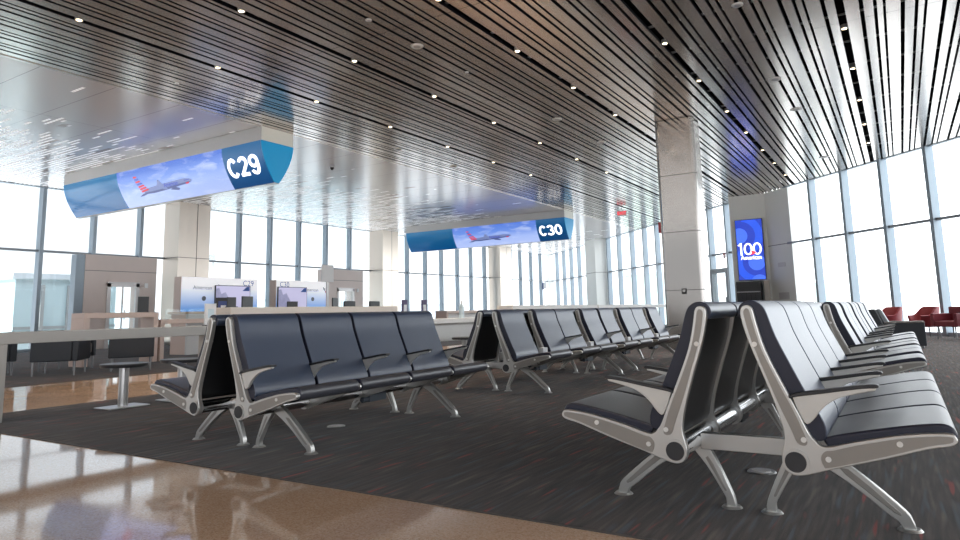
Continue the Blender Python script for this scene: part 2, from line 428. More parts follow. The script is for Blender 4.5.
M['blue_mid'] = mat('blue display arcs', (0.01, 0.06, 0.5), 0.2, emit=(0.010, 0.075, 0.64), estr=0.72, noise=0.02)
M['blue_light'] = mat('blue display discs', (0.05, 0.15, 0.6), 0.2, emit=(0.045, 0.125, 0.72), estr=0.72, noise=0.02)
M['red_lit'] = mat('lit red mark', (0.6, 0.02, 0.04), 0.3, emit=(0.75, 0.03, 0.06), estr=1.0, noise=0.02)
M['lens'] = mat('downlight lens', (1, 0.9, 0.75), 0.4, emit=(1.0, 0.78, 0.48), estr=6.0, noise=0.02)
M['disc'] = mat('ceiling disc', (0.55, 0.54, 0.52), 0.45, noise=0.04)
M['kiosk'] = grad_material('kiosk panel blue fade', 1.05, 1.85, (0.03, 0.26, 0.72), (0.86, 0.86, 0.88), 0.45, 0.30)  # weak glow added so the pale print reads brighter
M['kiosk_side'] = mat('kiosk edge wood tone', (0.58, 0.46, 0.40), 0.5, noise=0.06)
M['kscreen'] = mat('monitor picture', (0.2, 0.19, 0.28), 0.3, emit=(0.50, 0.48, 0.68), estr=0.5, noise=0.08, nscale=3)
M['kscreen_dark'] = mat('monitor picture dark part', (0.15, 0.15, 0.22), 0.3, emit=(0.16, 0.16, 0.26), estr=0.7, noise=0.5, nscale=9)
M['blue_print'] = mat('blue print', (0.03, 0.10, 0.40), 0.5, noise=0.05)
M['grey_print'] = mat('grey print', (0.16, 0.18, 0.22), 0.5, noise=0.05)
M['red_print'] = mat('red print', (0.5, 0.03, 0.05), 0.5, noise=0.05)
M['card'] = mat('pale blue card', (0.62, 0.74, 0.80), 0.5, noise=0.05)
M['navy_card'] = mat('navy card', (0.025, 0.05, 0.20), 0.5, noise=0.08)
M['purple_card'] = mat('dark purple card', (0.07, 0.05, 0.13), 0.5, noise=0.08)
M['brown'] = mat('tan counter wood', (0.40, 0.25, 0.14), 0.5, noise=0.1)
M['ext_ground'] = mat('pale apron concrete', (0.72, 0.73, 0.74), 0.9, noise=0.1, nscale=0.05)
M['ext_pale'] = mat('pale distant building', (0.55, 0.62, 0.66), 0.7, noise=0.05, nscale=0.3)
M['ext_teal'] = mat('blue green facade glass', (0.50, 0.64, 0.68), 0.3, noise=0.12, nscale=0.5)
M['ext_green'] = mat('hazy grey green building', (0.42, 0.52, 0.50), 0.7, noise=0.08)
M['ext_white'] = mat('white bridge cladding', (0.78, 0.79, 0.78), 0.6, noise=0.05)
M['ext_grey'] = mat('grey outdoor metal', (0.33, 0.36, 0.37), 0.6, noise=0.05)

# ------------------------------------------------------------------ camera (wide lens, photograph cropped from the top)
yaw, pitch, roll = math.radians(32.065), math.radians(7.907), math.radians(-1.295)
fwd = Vector((-math.sin(yaw) * math.cos(pitch), math.cos(yaw) * math.cos(pitch), math.sin(pitch)))
rgt = Vector((math.cos(yaw), math.sin(yaw), 0)); up = rgt.cross(fwd)
r2 = math.cos(roll) * rgt + math.sin(roll) * up
u2 = -math.sin(roll) * rgt + math.cos(roll) * up
cam_data = bpy.data.cameras.new('camera')
cam_data.sensor_width = 36; cam_data.lens = 663.8 / 960 * 36
cam_data.shift_y = -50.0 / 960
cam_data.clip_start = 0.05; cam_data.clip_end = 2000
cam = bpy.data.objects.new('camera', cam_data); COL.objects.link(cam)
cam.matrix_world = Matrix(((r2.x, u2.x, -fwd.x, 0), (r2.y, u2.y, -fwd.y, 0), (r2.z, u2.z, -fwd.z, 0.9), (0, 0, 0, 1)))
scene.camera = cam

# ------------------------------------------------------------------ plan of the room
HC = 5.1
XA = -22.5                                   # left glazed wall runs along Y at this X
CD = Vector((-0.6951, 0.7189)); CN = Vector((0.7189, 0.6951)); CREF = Vector((-0.1566, 22.6407))
def cpt(s, off=0.0): return CREF + CD * s - CN * off     # off > 0 stands into the room
def cy_at(x): return CREF.y + (x - CREF.x) * CD.y / CD.x
YB = -8.0
XR = 9.0
S_CORNER = (XA - CREF.x) / CD.x

# floor: terrazzo slab, carpets laid flush on it
b = MB()
pts = [(XA - 0.3, YB), (XR, YB), (XR, cy_at(XR)), (XA - 0.3, cy_at(XA - 0.3))]
b.add([(x, y, 0) for x, y in pts] + [(x, y, -0.3) for x, y in pts], [(0, 1, 2, 3), (7, 6, 5, 4), (0, 4, 5, 1), (1, 5, 6, 2), (2, 6, 7, 3), (3, 7, 4, 0)])
structure(b.build('floor', M['terrazzo'], smooth=0))
def flat(name, pts, z, m):
    b = MB(); n = len(pts)
    b.add([(x, y, z) for x, y in pts] + [(x, y, 0.0005) for x, y in pts],
          [tuple(range(n))] + [(i, n + i, n + (i + 1) % n, (i + 1) % n) for i in range(n)])
    return b.build(name, m, smooth=0)
CY0 = 2.673
o = flat('floor', [(-7.72, CY0), (XR, CY0), (XR, cy_at(XR) - 0.05), (-7.72, cy_at(-7.72) - 0.05)], 0.004, M['carpet']); structure(o)
o = flat('floor', [(XA, -2), (-10.7, -2), (-10.7, cy_at(-10.7) - 0.05), (XA, cy_at(XA) - 0.05)], 0.004, M['carpet']); structure(o)
# thin metal edge between carpet and terrazzo
b = MB(); b.box(-7.74, XR, CY0 - 0.012, CY0, 0.0005, 0.006); b.box(-7.732, -7.72, CY0, cy_at(-7.72) - .1, 0.0005, 0.006)
structure(b.build('trim_1', M['seam'], smooth=0))

# ceiling: dashed panels on the left, slats on the right, dark plenum above
XS = -11.65
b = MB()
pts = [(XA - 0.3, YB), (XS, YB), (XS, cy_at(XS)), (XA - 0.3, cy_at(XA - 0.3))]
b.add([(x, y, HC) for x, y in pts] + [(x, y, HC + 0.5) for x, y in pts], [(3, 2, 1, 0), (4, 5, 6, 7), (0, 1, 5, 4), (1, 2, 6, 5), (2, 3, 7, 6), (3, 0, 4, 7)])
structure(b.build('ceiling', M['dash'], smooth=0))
b = MB()
pts = [(XS, YB), (XR, YB), (XR, cy_at(XR)), (XS, cy_at(XS))]
b.add([(x, y, HC + 0.32) for x, y in pts] + [(x, y, HC + 0.5) for x, y in pts], [(3, 2, 1, 0), (4, 5, 6, 7), (0, 1, 5, 4), (1, 2, 6, 5), (2, 3, 7, 6), (3, 0, 4, 7)])
structure(b.build('ceiling', M['plenum'], smooth=0))
LIGHT_X = [-9.43, -7.36, -4.92, -2.83, -0.36, 2.1, 4.4, 6.9]
SH = 0.06
def slats():
    b = MB()
    seq = [(0.178, 0.055), (0.118, 0.044), (0.072, 0.036)]
    x = XS; k = 0
    solid = []
    while x < XR:
        w, g = seq[k % 3]; k += 1
        x1 = x + w
        nxt = [lx for lx in LIGHT_X if x - 0.02 < lx < x1 + g + 0.02]
        if nxt:                                      # open the slot that carries the downlights
            lx = nxt[0]
            a0, a1 = lx - 0.055, lx + 0.055
            if a0 - x > 0.03: solid.append((x, a0))
            x = a1
            k = 0
            continue
        solid.append((x, x1)); x = x1 + g
    for x0, x1 in solid:
        y1a, y1b = cy_at(x0) - 0.02, cy_at(x1) - 0.02
        vs = [(x0, YB, HC), (x1, YB, HC), (x1, y1b, HC), (x0, y1a, HC), (x0, YB, HC + SH), (x1, YB, HC + SH), (x1, y1b, HC + SH), (x0, y1a, HC + SH)]
        b.add(vs, [(0, 3, 2, 1)], 0)
        b.add(vs, [(4, 5, 6, 7), (0, 1, 5, 4), (1, 2, 6, 5), (2, 3, 7, 6), (3, 0, 4, 7)], 1)
    return b
structure(slats().build('ceiling', [M['slat'], M['plenum']], smooth=0))
b = MB()
y = -5.0
while y < 34:
    x_end = min(XR, CREF.x + (y - CREF.y) * CD.x / CD.y)
    b.box(XS, x_end - 0.1, y - 0.012, y + 0.012, HC + SH + 0.001, HC + SH + 0.03)
    y += 1.22
structure(b.build('ceiling', M['carrier'], smooth=0))
# edge strip between the two ceilings
b = MB(); b.box(XS - 0.04, XS + 0.005, YB, cy_at(XS), HC - 0.012, HC + 0.06)
structure(b.build('trim_2', M['slat'], smooth=0))

# ------------------------------------------------------------------ glazed walls
def glazing(idx, p, d, n, s0, s1, verts, zt, door=None):
    """p(s, off) -> 2d point; d along, n outwards. frame mesh with a pane child"""
    b = MB(); hw = 0.055; hd = 0.13
    for s in verts:
        c = p(s, 0.0); b.obox(c, d, n, hw, hd, 0, HC)
    c = p((s0 + s1) / 2, 0); L = abs(s1 - s0) / 2
    b.obox(c, d, n, L, 0.06, zt - 0.035, zt + 0.035, 1)
    b.obox(c, d, n, L, 0.07, 0, 0.10)
    b.obox(c, d, n, L, 0.07, HC - 0.02, HC + 0.5)
    fr = b.build('window_%d' % idx, [M['mullion'], M['mullion_warm']], smooth=0)
    structure(fr)
    g = MB()
    a0 = p(s0, 0.0); a1 = p(s1, 0.0)
    g.add([(a0[0], a0[1], 0.1), (a1[0], a1[1], 0.1), (a1[0], a1[1], HC), (a0[0], a0[1], HC)], [(0, 1, 2, 3)])
    g.build('pane', M['glass'], fr, smooth=0)
    return fr
def pA(s, off): return (XA + off, s)
dA = (0, 1); nA = (1, 0)
ZT = 3.09
glazing(1, pA, dA, nA, -8, 14.25, [10.11 - 1.59 * k for k in range(11, 0, -1)] + [10.11, 11.70, 13.30], ZT)
glazing(2, pA, dA, nA, 15.55, 25.4, [15.9, 17.46, 19.02, 20.63, 22.27, 23.86], ZT)
glazing(3, pA, dA, nA, 26.65, 36.95, [26.8, 28.35, 29.97, 31.54, 33.2, 34.7, 36.3], ZT)
glazing(4, pA, dA, nA, 38.45, cy_at(XA), [39.7, 41.1, 42.7, 44.2], ZT)
def pC(s, off): return tuple(cpt(s, off))
dC = tuple(CD); nC = tuple(CN)
glazing(5, pC, dC, nC, -12.5, 4.4, [-1.62 - 1.555 * k for k in range(7, 0, -1)] + [-1.62, -0.05, 1.5, 3.0], ZT)
glazing(6, pC, dC, nC, 7.0, 20.8, [8.1, 9.4, 11.0, 12.6, 14.35, 15.75, 17.3, 19.05, 20.6], ZT)
glazing(7, pC, dC, nC, 22.4, S_CORNER, [22.6, 24.1, 25.65, 27.2, 28.75, 30.3, 31.7], ZT)
# wall columns (metal clad)
def column(idx, c, d, n, hw, depth, m, seam_frac=None):
    b = MB()
    b.obox(c, d, n, hw, depth / 2, 0, HC - 0.002)
    o = b.build('trim_%d' % idx, [m, M['seam']], smooth=0); structure(o)
    s = MB()
    ctr = Vector(c); dd = Vector(d); nn = Vector(n)
    s.obox(ctr, d, n, hw + 0.003, depth / 2 + 0.003, ZT - 0.01, ZT + 0.01)
    if seam_frac is not None:
        cc = ctr + dd * (hw * seam_frac)
        s.obox(cc, d, n, 0.012, depth / 2 + 0.003, 0, HC - 0.003)
    s.build('seam', M['seam'], o, smooth=0)
    return o
k = 3
for y0, y1 in ((14.28, 15.55), (25.42, 26.64), (36.98, 38.45)):
    column(k, (XA + 0.4 - 0.05, (y0 + y1) / 2), dA, nA, (y1 - y0) / 2, 0.9, M['bronze'], 0.15); k += 1
P2 = cpt(5.52, 0.02); P1 = Vector((P2.x - 1.30, P2.y)); P3 = cpt(4.2, 0.02); P4 = cpt(4.2, -0.12); P5 = cpt(7.0, -0.12)
b = MB(); q = [P1, P2, P3, P4, P5]; n = 5
b.add([(p.x, p.y, 0) for p in q] + [(p.x, p.y, HC - 0.002) for p in q], [(i, (i + 1) % n, n + (i + 1) % n, n + i) for i in range(n)] + [tuple(range(n - 1, -1, -1)), tuple(range(n, 2 * n))])
o = structure(b.build('trim_%d' % k, M['pale_panel'], smooth=0)); k += 1
b = MB(); b.obox(cpt(4.86, 0.022), dC, nC, 0.66, 0.003, ZT - 0.01, ZT + 0.01); b.build('seam', M['seam'], o, smooth=0)
column(k, tuple(cpt(21.6, 0.35)), dC, nC, 0.8, 0.9, M['pale_panel'], None); k += 1
column(k, tuple(cpt(S_CORNER - 0.2, 0.05)), dC, nC, 0.35, 0.5, M['pale_panel'], None); k += 1
# the free-standing steel pillar
b = MB()
px0, px1, py0, py1 = -4.40, -3.53, 14.55, 15.15
rr = 0.10
poly = []
for cx, cy, a0 in ((px1 - rr, py0 + rr, -PI / 2), (px1 - rr, py1 - rr, 0), (px0 + rr, py1 - rr, PI / 2), (px0 + rr, py0 + rr, PI)):
    for i in range(7):
        t = a0 + i * PI / 12
        poly.append((cx + rr * math.cos(t), cy + rr * math.sin(t)))
n = len(poly)
b.add([(x, y, 0) for x, y in poly] + [(x, y, HC - 0.002) for x, y in poly], [(i, (i + 1) % n, n + (i + 1) % n, n + i) for i in range(n)] + [tuple(range(n - 1, -1, -1)), tuple(range(n, 2 * n))])
pil = structure(b.build('trim_%d' % k, M['steel'], smooth=0)); k += 1
# baseboard ring at the pillar foot
# door in the glazed right wall, beside the column with the blue display
b = MB(); c = cpt(8.75, 0.05)
b.obox(cpt(8.16, 0.06), dC, nC, 0.09, 0.12, 0, 2.46); b.obox(cpt(9.34, 0.06), dC, nC, 0.09, 0.12, 0, 2.46)
b.obox(c, dC, nC, 0.68, 0.12, 2.30, 2.48)
dr = structure(b.build('door_1', M['mullion_warm'], smooth=0))
b = MB(); b.obox(cpt(8.75, 0.08), dC, nC, 0.5, 0.02, 0.02, 2.3); b.build('pane', M['clear'], dr, smooth=0)
b = MB(); b.obox(cpt(8.35, 0.14), dC, nC, 0.015, 0.03, 0.9, 1.3); b.build('door_handle', M['post'], dr, smooth=0)

# ------------------------------------------------------------------ tandem benches
PITCH = 0.56
W2 = 0.266
frame_poly = catmull([(0.092, 0.905), (0.074, 0.893), (0.071, 0.852), (0.093, 0.757), (0.137, 0.627), (0.178, 0.501), (0.198, 0.42), (0.202, 0.37), (0.194, 0.335),
              (0.187, 0.30), (0.190, 0.268), (0.206, 0.246), (0.235, 0.236), (0.277, 0.243), (0.376, 0.276), (0.532, 0.323), (0.68, 0.373), (0.745, 0.388), (0.768, 0.402), (0.767, 0.420), (0.741, 0.433),
              (0.614, 0.419), (0.462, 0.384), (0.365, 0.356), (0.332, 0.356), (0.310, 0.375), (0.290, 0.405), (0.256, 0.488), (0.208, 0.593), (0.156, 0.72), (0.130, 0.823), (0.120, 0.878), (0.110, 0.900)], 3, True)
back_inlay = catmull([(0.094, 0.892), (0.084, 0.880), (0.086, 0.852), (0.107, 0.757), (0.150, 0.627), (0.194, 0.501), (0.232, 0.405), (0.248, 0.362), (0.272, 0.353), (0.284, 0.366), (0.273, 0.405), (0.242, 0.488), (0.195, 0.593), (0.144, 0.72), (0.118, 0.823), (0.109, 0.872), (0.103, 0.888)], 3, True)
seat_inlay = catmull([(0.345, 0.338), (0.328, 0.315), (0.335, 0.283), (0.36, 0.279), (0.532, 0.333), (0.68, 0.384), (0.745, 0.400), (0.757, 0.411), (0.742, 0.423), (0.614, 0.408), (0.462, 0.371), (0.375, 0.344)], 3, True)
back_cushion_poly = catmull([(0.352, 0.392), (0.346, 0.445), (0.301, 0.534), (0.246, 0.657), (0.196, 0.776), (0.170, 0.865), (0.152, 0.902), (0.122, 0.922), (0.090, 0.922), (0.064, 0.906), (0.055, 0.880), (0.060, 0.855), (0.078, 0.848), (0.094, 0.862),
                     (0.108, 0.872), (0.124, 0.850), (0.126, 0.823), (0.150, 0.72), (0.202, 0.593), (0.250, 0.488), (0.285, 0.405), (0.306, 0.372), (0.338, 0.372)], 3, True)
seat_cushion_poly = catmull([(0.345, 0.358), (0.340, 0.378), (0.360, 0.390), (0.465, 0.416), (0.616, 0.447), (0.700, 0.460), (0.738, 0.461), (0.764, 0.448), (0.774, 0.422), (0.765, 0.396), (0.742, 0.380), (0.70, 0.385), (0.614, 0.395), (0.462, 0.362), (0.37, 0.345)], 3, True)
shell_line = catmull([(0.086, 0.86), (0.106, 0.757), (0.150, 0.627), (0.191, 0.501), (0.212, 0.42), (0.222, 0.37), (0.240, 0.343)], 3)
leg_front = catmull([(0.215, 0.300), (0.20, 0.262), (0.255, 0.245), (0.332, 0.205), (0.428, 0.139), (0.520, 0.062), (0.557, 0.035), (0.572, 0.012), (0.612, 0.012), (0.606, 0.045), (0.585, 0.078), (0.48, 0.172), (0.394, 0.240), (0.32, 0.292), (0.26, 0.312)], 3, True)
leg_front_slot = [(0.385, 0.196), (0.545, 0.068), (0.566, 0.058), (0.572, 0.068), (0.470, 0.160), (0.396, 0.222), (0.36, 0.225)]
leg_rear = catmull([(0.262, 0.300), (0.22, 0.312), (0.178, 0.285), (0.128, 0.190), (0.080, 0.080), (0.068, 0.045), (0.066, 0.012), (0.102, 0.012), (0.104, 0.045), (0.122, 0.080), (0.180, 0.178), (0.235, 0.248)], 3, True)
leg_rear_slot = [(0.150, 0.190), (0.098, 0.082), (0.100, 0.074), (0.108, 0.078), (0.168, 0.184), (0.185, 0.215), (0.172, 0.222)]
arm_poly = catmull([(0.245, 0.528), (0.26, 0.545), (0.36, 0.560), (0.49, 0.583), (0.528, 0.586), (0.532, 0.574), (0.500, 0.566), (0.410, 0.541), (0.350, 0.500), (0.310, 0.450), (0.280, 0.44)], 3, True)
pad_poly = catmull([(0.232, 0.532), (0.25, 0.552), (0.36, 0.572), (0.49, 0.594), (0.535, 0.598), (0.545, 0.590), (0.535, 0.583), (0.49, 0.580), (0.36, 0.557), (0.26, 0.540)], 3, True)

def mir(poly, s): return [(x * s, z) for x, z in poly]
def seat_curve(y):   # slight pillow across the seat
    return 0
BM = {}
for s in (1, -1):
    t = 0.016
    BM['frame', s] = MB().prism_y(mir(frame_poly, s), -t, t).mesh('side_frame', M['alu'])
    BM['rib', s] = MB().prism_y(mir(frame_poly, s), -0.009, 0.009).mesh('divider_frame', M['alu'])
    b = MB()
    b.prism_y(mir(back_inlay, s), -t - 0.0025, t + 0.0025); b.prism_y(mir(seat_inlay, s), -t - 0.0025, t + 0.0025)
    BM['inlay', s] = b.mesh('inlay', M['alu_inlay'])
    BM['bolts', s] = MB().cyl((0, -t - 0.007, 0), (0, t + 0.007, 0), 0.0105, n=12).mesh('bolt', M['bolt'])
    BM['hub', s] = MB().cyl((0.237 * s, -t - 0.006, 0.289), (0.237 * s, t + 0.006, 0.289), 0.049, n=28).mesh('hub', M['alu'])
    BM['cap', s] = MB().cyl((0.237 * s, -t - 0.010, 0.289), (0.237 * s, t + 0.010, 0.289), 0.039, n=28).mesh('hub_cap', M['cap'])
    BM['seat', s] = MB().prism_y(mir(seat_cushion_poly, s), -W2, W2, 0, 1).mesh('seat_cushion', [M['seat_leather'], M['welt']])
    BM['back', s] = MB().prism_y(mir(back_cushion_poly, s), -W2, W2, 0, 1).mesh('back_cushion', [M['leather'], M['welt']])
    line = shell_line; off = [(x + 0.012, z + 0.004) for x, z in reversed(line)]
    BM['shell', s] = MB().prism_y(mir(line + off, s), -W2 + 0.002, W2 - 0.002).mesh('back_shell', M['shell'])
    b = MB().prism_y(mir(leg_front, s), -0.017, 0.017)
    b.prism_y(mir(leg_front_slot, s), -0.0185, 0.0185, 1)
    BM['legf', s] = b.mesh('leg', [M['alu'], M['alu_inlay']])
    b = MB().prism_y(mir(leg_rear, s), -0.017, 0.017)
    b.prism_y(mir(leg_rear_slot, s), -0.0185, 0.0185, 1)
    BM['legr', s] = b.mesh('leg', [M['alu'], M['alu_inlay']])
    BM['footf', s] = MB().cyl((0.593 * s, 0, 0.0045), (0.593 * s, 0, 0.014), 0.046, 0.036, n=24).mesh('foot', M['alu'])
    BM['footr', s] = MB().cyl((0.084 * s, 0, 0.0045), (0.084 * s, 0, 0.014), 0.046, 0.036, n=24).mesh('foot', M['alu'])
    BM['arm', s] = MB().prism_y(mir(arm_poly, s), -0.011, 0.011).mesh('armrest', M['arm_alu'])
    BM['pad', s] = MB().prism_y(mir(pad_poly, s), -0.024, 0.024).mesh('arm_pad', M['arm_pad'])
    BM['collar', s] = MB().cyl((0.237 * s, -0.018, 0.289), (0.237 * s, 0.018, 0.289), 0.056, n=24).mesh('collar', M['alu'])
    b = MB(); b.box(min(0.22 * s, 0.33 * s), max(0.22 * s, 0.33 * s), -0.10, 0.10, 0.215, 0.275)
    b.cyl((0.30 * s, -0.16, 0.235), (0.30 * s, -0.10, 0.235), 0.022, n=12)
    BM['power', s] = b.mesh('power_box', M['powerbox'])
    b = MB(); b.box(min(0.30 * s, 0.36 * s), max(0.30 * s, 0.36 * s), -0.06, 0.06, 0.405, 0.47)
    b.box(min(0.20 * s, 0.32 * s), max(0.20 * s, 0.32 * s), -0.03, 0.03, 0.33, 0.41)
    BM['outlet', s] = b.mesh('power_outlet', M['outlet'])
    b = MB(); b.box(min(0.35 * s, 0.36 * s), max(0.35 * s, 0.361 * s), -0.04, -0.01, 0.42, 0.455); b.box(min(0.35 * s, 0.36 * s), max(0.35 * s, 0.361 * s), 0.01, 0.04, 0.42, 0.455)
BM['cross'] = MB().box(-0.20, 0.20, -0.022, 0.022, 0.252, 0.325).mesh('cross_beam', M['alu'])

def bench(loc, layout, arms, label, boxes=(1,)):
    """layout: list of ('s' seat | gap length); both sides get the same layout"""
    root = empty('waiting_room_bench', loc, label, 'bench', 'double-sided rows of waiting room seats')
    y = 0.0
    bounds = []          # y, kind
    seats = []; gaps = []
    for i, it in enumerate(layout):
        if it == 's':
            seats.append(y + PITCH / 2); y += PITCH
        else:
            gaps.append((y, y + it)); y += it
    L = y
    ends = {0.0, L}
    for a, c in gaps: ends.add(a); ends.add(c)
    divs = set()
    for sy in seats:
        for e in (sy - PITCH / 2, sy + PITCH / 2):
            if all(abs(e - q) > 0.01 for q in ends): divs.add(round(e, 3))
    for s in (1, -1):
        put('beam_tube', MB().cyl((0.237 * s, 0.02, 0.289), (0.237 * s, L - 0.02, 0.289), 0.043, n=24).mesh('beam_tube', M['chrome']), root)
        for e in sorted(ends):
            sh = 0.0
            f = put('side_frame', BM['frame', s], root, (0, e, 0), 0.003)
            put('inlay', BM['inlay', s], f)
            for bx, bz in ((0.117, 0.744), (0.272, 0.376), (0.353, 0.309), (0.593, 0.385)):
                put('bolt', BM['bolts', s], f, (bx * s, 0, bz))
            put('hub', BM['hub', s], f)
            put('hub_cap', BM['cap', s], f, label='dark round cap on the frame hub')
        for e in sorted(divs):
            f = put('divider_frame', BM['rib', s], root, (0, e, 0))
            put('collar', BM['collar', s], f)
        for sy in seats:
            put('seat_cushion', BM['seat', s], root, (0, sy, 0), 0.012, 3)
            put('back_cushion', BM['back', s], root, (0, sy, 0), 0.012, 3)
            put('back_shell', BM['shell', s], root, (0, sy, 0))
        for a in arms:
            f = put('armrest', BM['arm', s], root, (0, a, 0), 0.003)
            put('arm_pad', BM['pad', s], f, (0, 0, 0), 0.006)
        for ly in (seats[0], seats[-1]):
            f = put('leg', BM['legf', s], root, (0, ly, 0), 0.003); put('foot', BM['footf', s], f)
            f = put('leg', BM['legr', s], root, (0, ly, 0), 0.003); put('foot', BM['footr', s], f)
        for bi in boxes:
            put('power_box', BM['power', s], root, (0, bi, 0), 0.004)
        for a, c in gaps:
            put('power_outlet', BM['outlet', s], root, (0, (a + c) / 2, 0), 0.004)
    for ly in (seats[0], seats[-1]):
        put('cross_beam', BM['cross'], root, (0, ly, 0), 0.003)
    return root, L
XLB, XRB = -3.966, -0.647
G = 0.29
L4 = ['s', 's', 's', 's']
A4 = [0.0, 0.56, 1.12, 1.68, 2.24]
LA = ['s', G, 's', 's', G, 's']
AA = [0.56 + G + 0.56, 2.24 + 2 * G - 0.001]
LB_ = ['s', G, 's', 's', G, 's']
AB = [0.56 + G + 0.56, 2.24 + 2 * G]
bench((XRB, 2.972, 0), L4, A4, 'nearest double-sided seat row at the right, its end frames and feet closest to the viewer', (1.4,))
bench((XLB, 2.95, 0), L4, A4, 'nearest double-sided seat row at the left, four navy seats on beside the tan floor', (1.25,))
bench((XLB, 6.44, 0), LA, AA, 'middle seat row of the left line, behind the nearest left row', (0.7, 2.1))
bench((XLB, 9.32, 0), LB_, AB, 'farthest seat row of the left line, ending by the steel pillar', (0.7, 2.1))
bench((XRB, 6.46, 0), LA, A4[:1] + AA + [1.99, 2.53], 'middle seat row of the right line, behind the nearest right row', (0.7, 2.1))
bench((XRB, 9.34, 0), LB_, AB, 'farthest seat row of the right line, in front of the slate box armchair', (0.7, 2.1))

# ------------------------------------------------------------------ long waterfall tables in line with the benches
def waterfall(name, x0, x1, y0, y1, z, th, m, label, cat='table', legs=True, panel=None, group='long waterfall tables'):
    root = empty(name, ((x0 + x1) / 2, (y0 + y1) / 2, 0), label, cat, group)
    hx, hy = (x1 - x0) / 2, (y1 - y0) / 2
    MB().box(-hx, hx, -hy, hy, z - th, z).build('tabletop', m, root, bevel=0.006)
    if legs:
        MB().box(-hx, hx, -hy, -hy + th, 0.004, z - th).build('leg', m, root, bevel=0.006)
        MB().box(-hx, hx, hy - th, hy, 0.004, z - th).build('leg', m, root, bevel=0.006)
    if panel:
        MB().box(-0.015, 0.015, -hy + th, hy - th, panel[0], z - th).build('modesty_panel', panel[1], root)
    return root
waterfall('waterfall_table', -7.45, -7.0, 2.83, 5.33, 0.81, 0.105, M['grey_solid'], 'low grey waterfall table at the left edge, over the round stools')
waterfall('waterfall_table', -7.45, -7.05, 5.38, 8.62, 1.03, 0.11, M['beige_solid'], 'counter height beige waterfall table behind the nearest left seats', panel=(0.12, M['pale_solid']))
waterfall('waterfall_table', -7.45, -7.05, 8.72, 12.4, 0.80, 0.09, M['pale_solid'], 'low pale waterfall table seen through the gap between the left seat rows', panel=(0.38, M['pale_solid']))
waterfall('waterfall_table', -7.45, -7.05, 12.5, 17.2, 1.03, 0.10, M['pale_solid'], 'counter height pale table just over the backs of the middle left seats')
waterfall('waterfall_table', -7.45, -7.05, 17.3, 27.0, 1.03, 0.10, M['pale_solid'], 'farthest counter height pale table, over the seat backs left of the steel pillar')
waterfall('waterfall_table', -14.2, -13.7, 7.05, 8.62, 1.06, 0.11, M['pink_solid'], 'warm beige counter height table across the aisle, in front of the left boarding portal')
waterfall('waterfall_table', -14.2, -13.7, 8.67, 12.2, 0.90, 0.10, M['pink_solid'], 'warm beige lower table across the aisle, continuing from the taller one')
waterfall('waterfall_table', -14.2, -13.7, 19.5, 27.5, 0.98, 0.10, M['pink_solid'], 'far warm beige table across the aisle, seen between the left seat rows', panel=(0.2, M['pale_solid']))
b = MB(); b.box(-13.99, -13.97, 8.95, 10.6, 0.905, 1.12)
tag(b.build('glass_screen', M['clear'], smooth=0), 'clear glass screen standing on the warm beige lower table', 'screen')

# round stools on posts
def stool_proto():
    root = empty('pedestal_stool', (0, 0, 0), 'x', 'stool', 'round stools along the tables')
    MB().cyl((0, 0, 0.415), (0, 0, 0.452), 0.225, 0.235, n=32).build('seat', M['stool_top'], root, bevel=0.008)
    MB().cyl((0, 0, 0.015), (0, 0, 0.415), 0.048, n=20).build('post', M['post'], root)
    MB().box(-0.15, 0.15, -0.215, 0.215, 0.0045, 0.016).build('base_plate', M['post'], root, bevel=0.003)
    return root
def copy_tree(o, parent=None):
    c = o.copy(); COL.objects.link(c)
    if parent: c.parent = parent
    for ch in list(o.children): copy_tree(ch, c)
    return c
st = stool_proto()
spots = [(-6.98, 4.03, 'nearest round pedestal stool, under the low grey table'),
         (-6.98, 4.70, 'second round pedestal stool, partly behind the nearest left seats'),
         (-6.85, 10.3, 'round stool at the pale table, seen between the two left seat rows'),
         (-6.85, 11.4, 'farther round stool at the pale table, beside the middle left seat frame'),
         (-13.2, 9.6, 'round stool across the aisle at the warm beige table, left of the nearest left seats')]
for i, (x, y, lb) in enumerate(spots):
    o = st if i == 0 else copy_tree(st)
    o.location = (x, y, 0); o['label'] = lb
    if i == 4: o.scale = (1, 1, 1.5)

# ------------------------------------------------------------------ gate signs hanging from the ceiling
def sign_profile(n=14):
    # front face points from top (y=-0.46, z=-0.32) to the keel (y=-0.06, z=-1.26), local: z=0 at ceiling
    pts = []
    for i in range(n + 1):
        t = i / n
        z = -0.32 - 0.90 * t
        yy = -0.46 + 0.40 * (t ** 1.75)
        pts.append((yy, z))
    return pts
PROF = sign_profile()
ARC = [0.0]
for i in range(1, len(PROF)):
    ARC.append(ARC[-1] + math.dist(PROF[i], PROF[i - 1]))
def on_front(v, off):
    """v: distance up from the keel along the curve -> (y, z) just in front of the face"""
    a = ARC[-1] - v
    a = max(0.0, min(ARC[-1], a))
    for i in range(1, len(ARC)):
        if a <= ARC[i] + 1e-9:
            t = (a - ARC[i - 1]) / (ARC[i] - ARC[i - 1])
            p = Vector(PROF[i - 1]).lerp(Vector(PROF[i]), t)
            d = (Vector(PROF[i]) - Vector(PROF[i - 1])).normalized()
            nrm = Vector((d.y, -d.x))
            if nrm.x > 0: nrm = -nrm
            return p + nrm * off
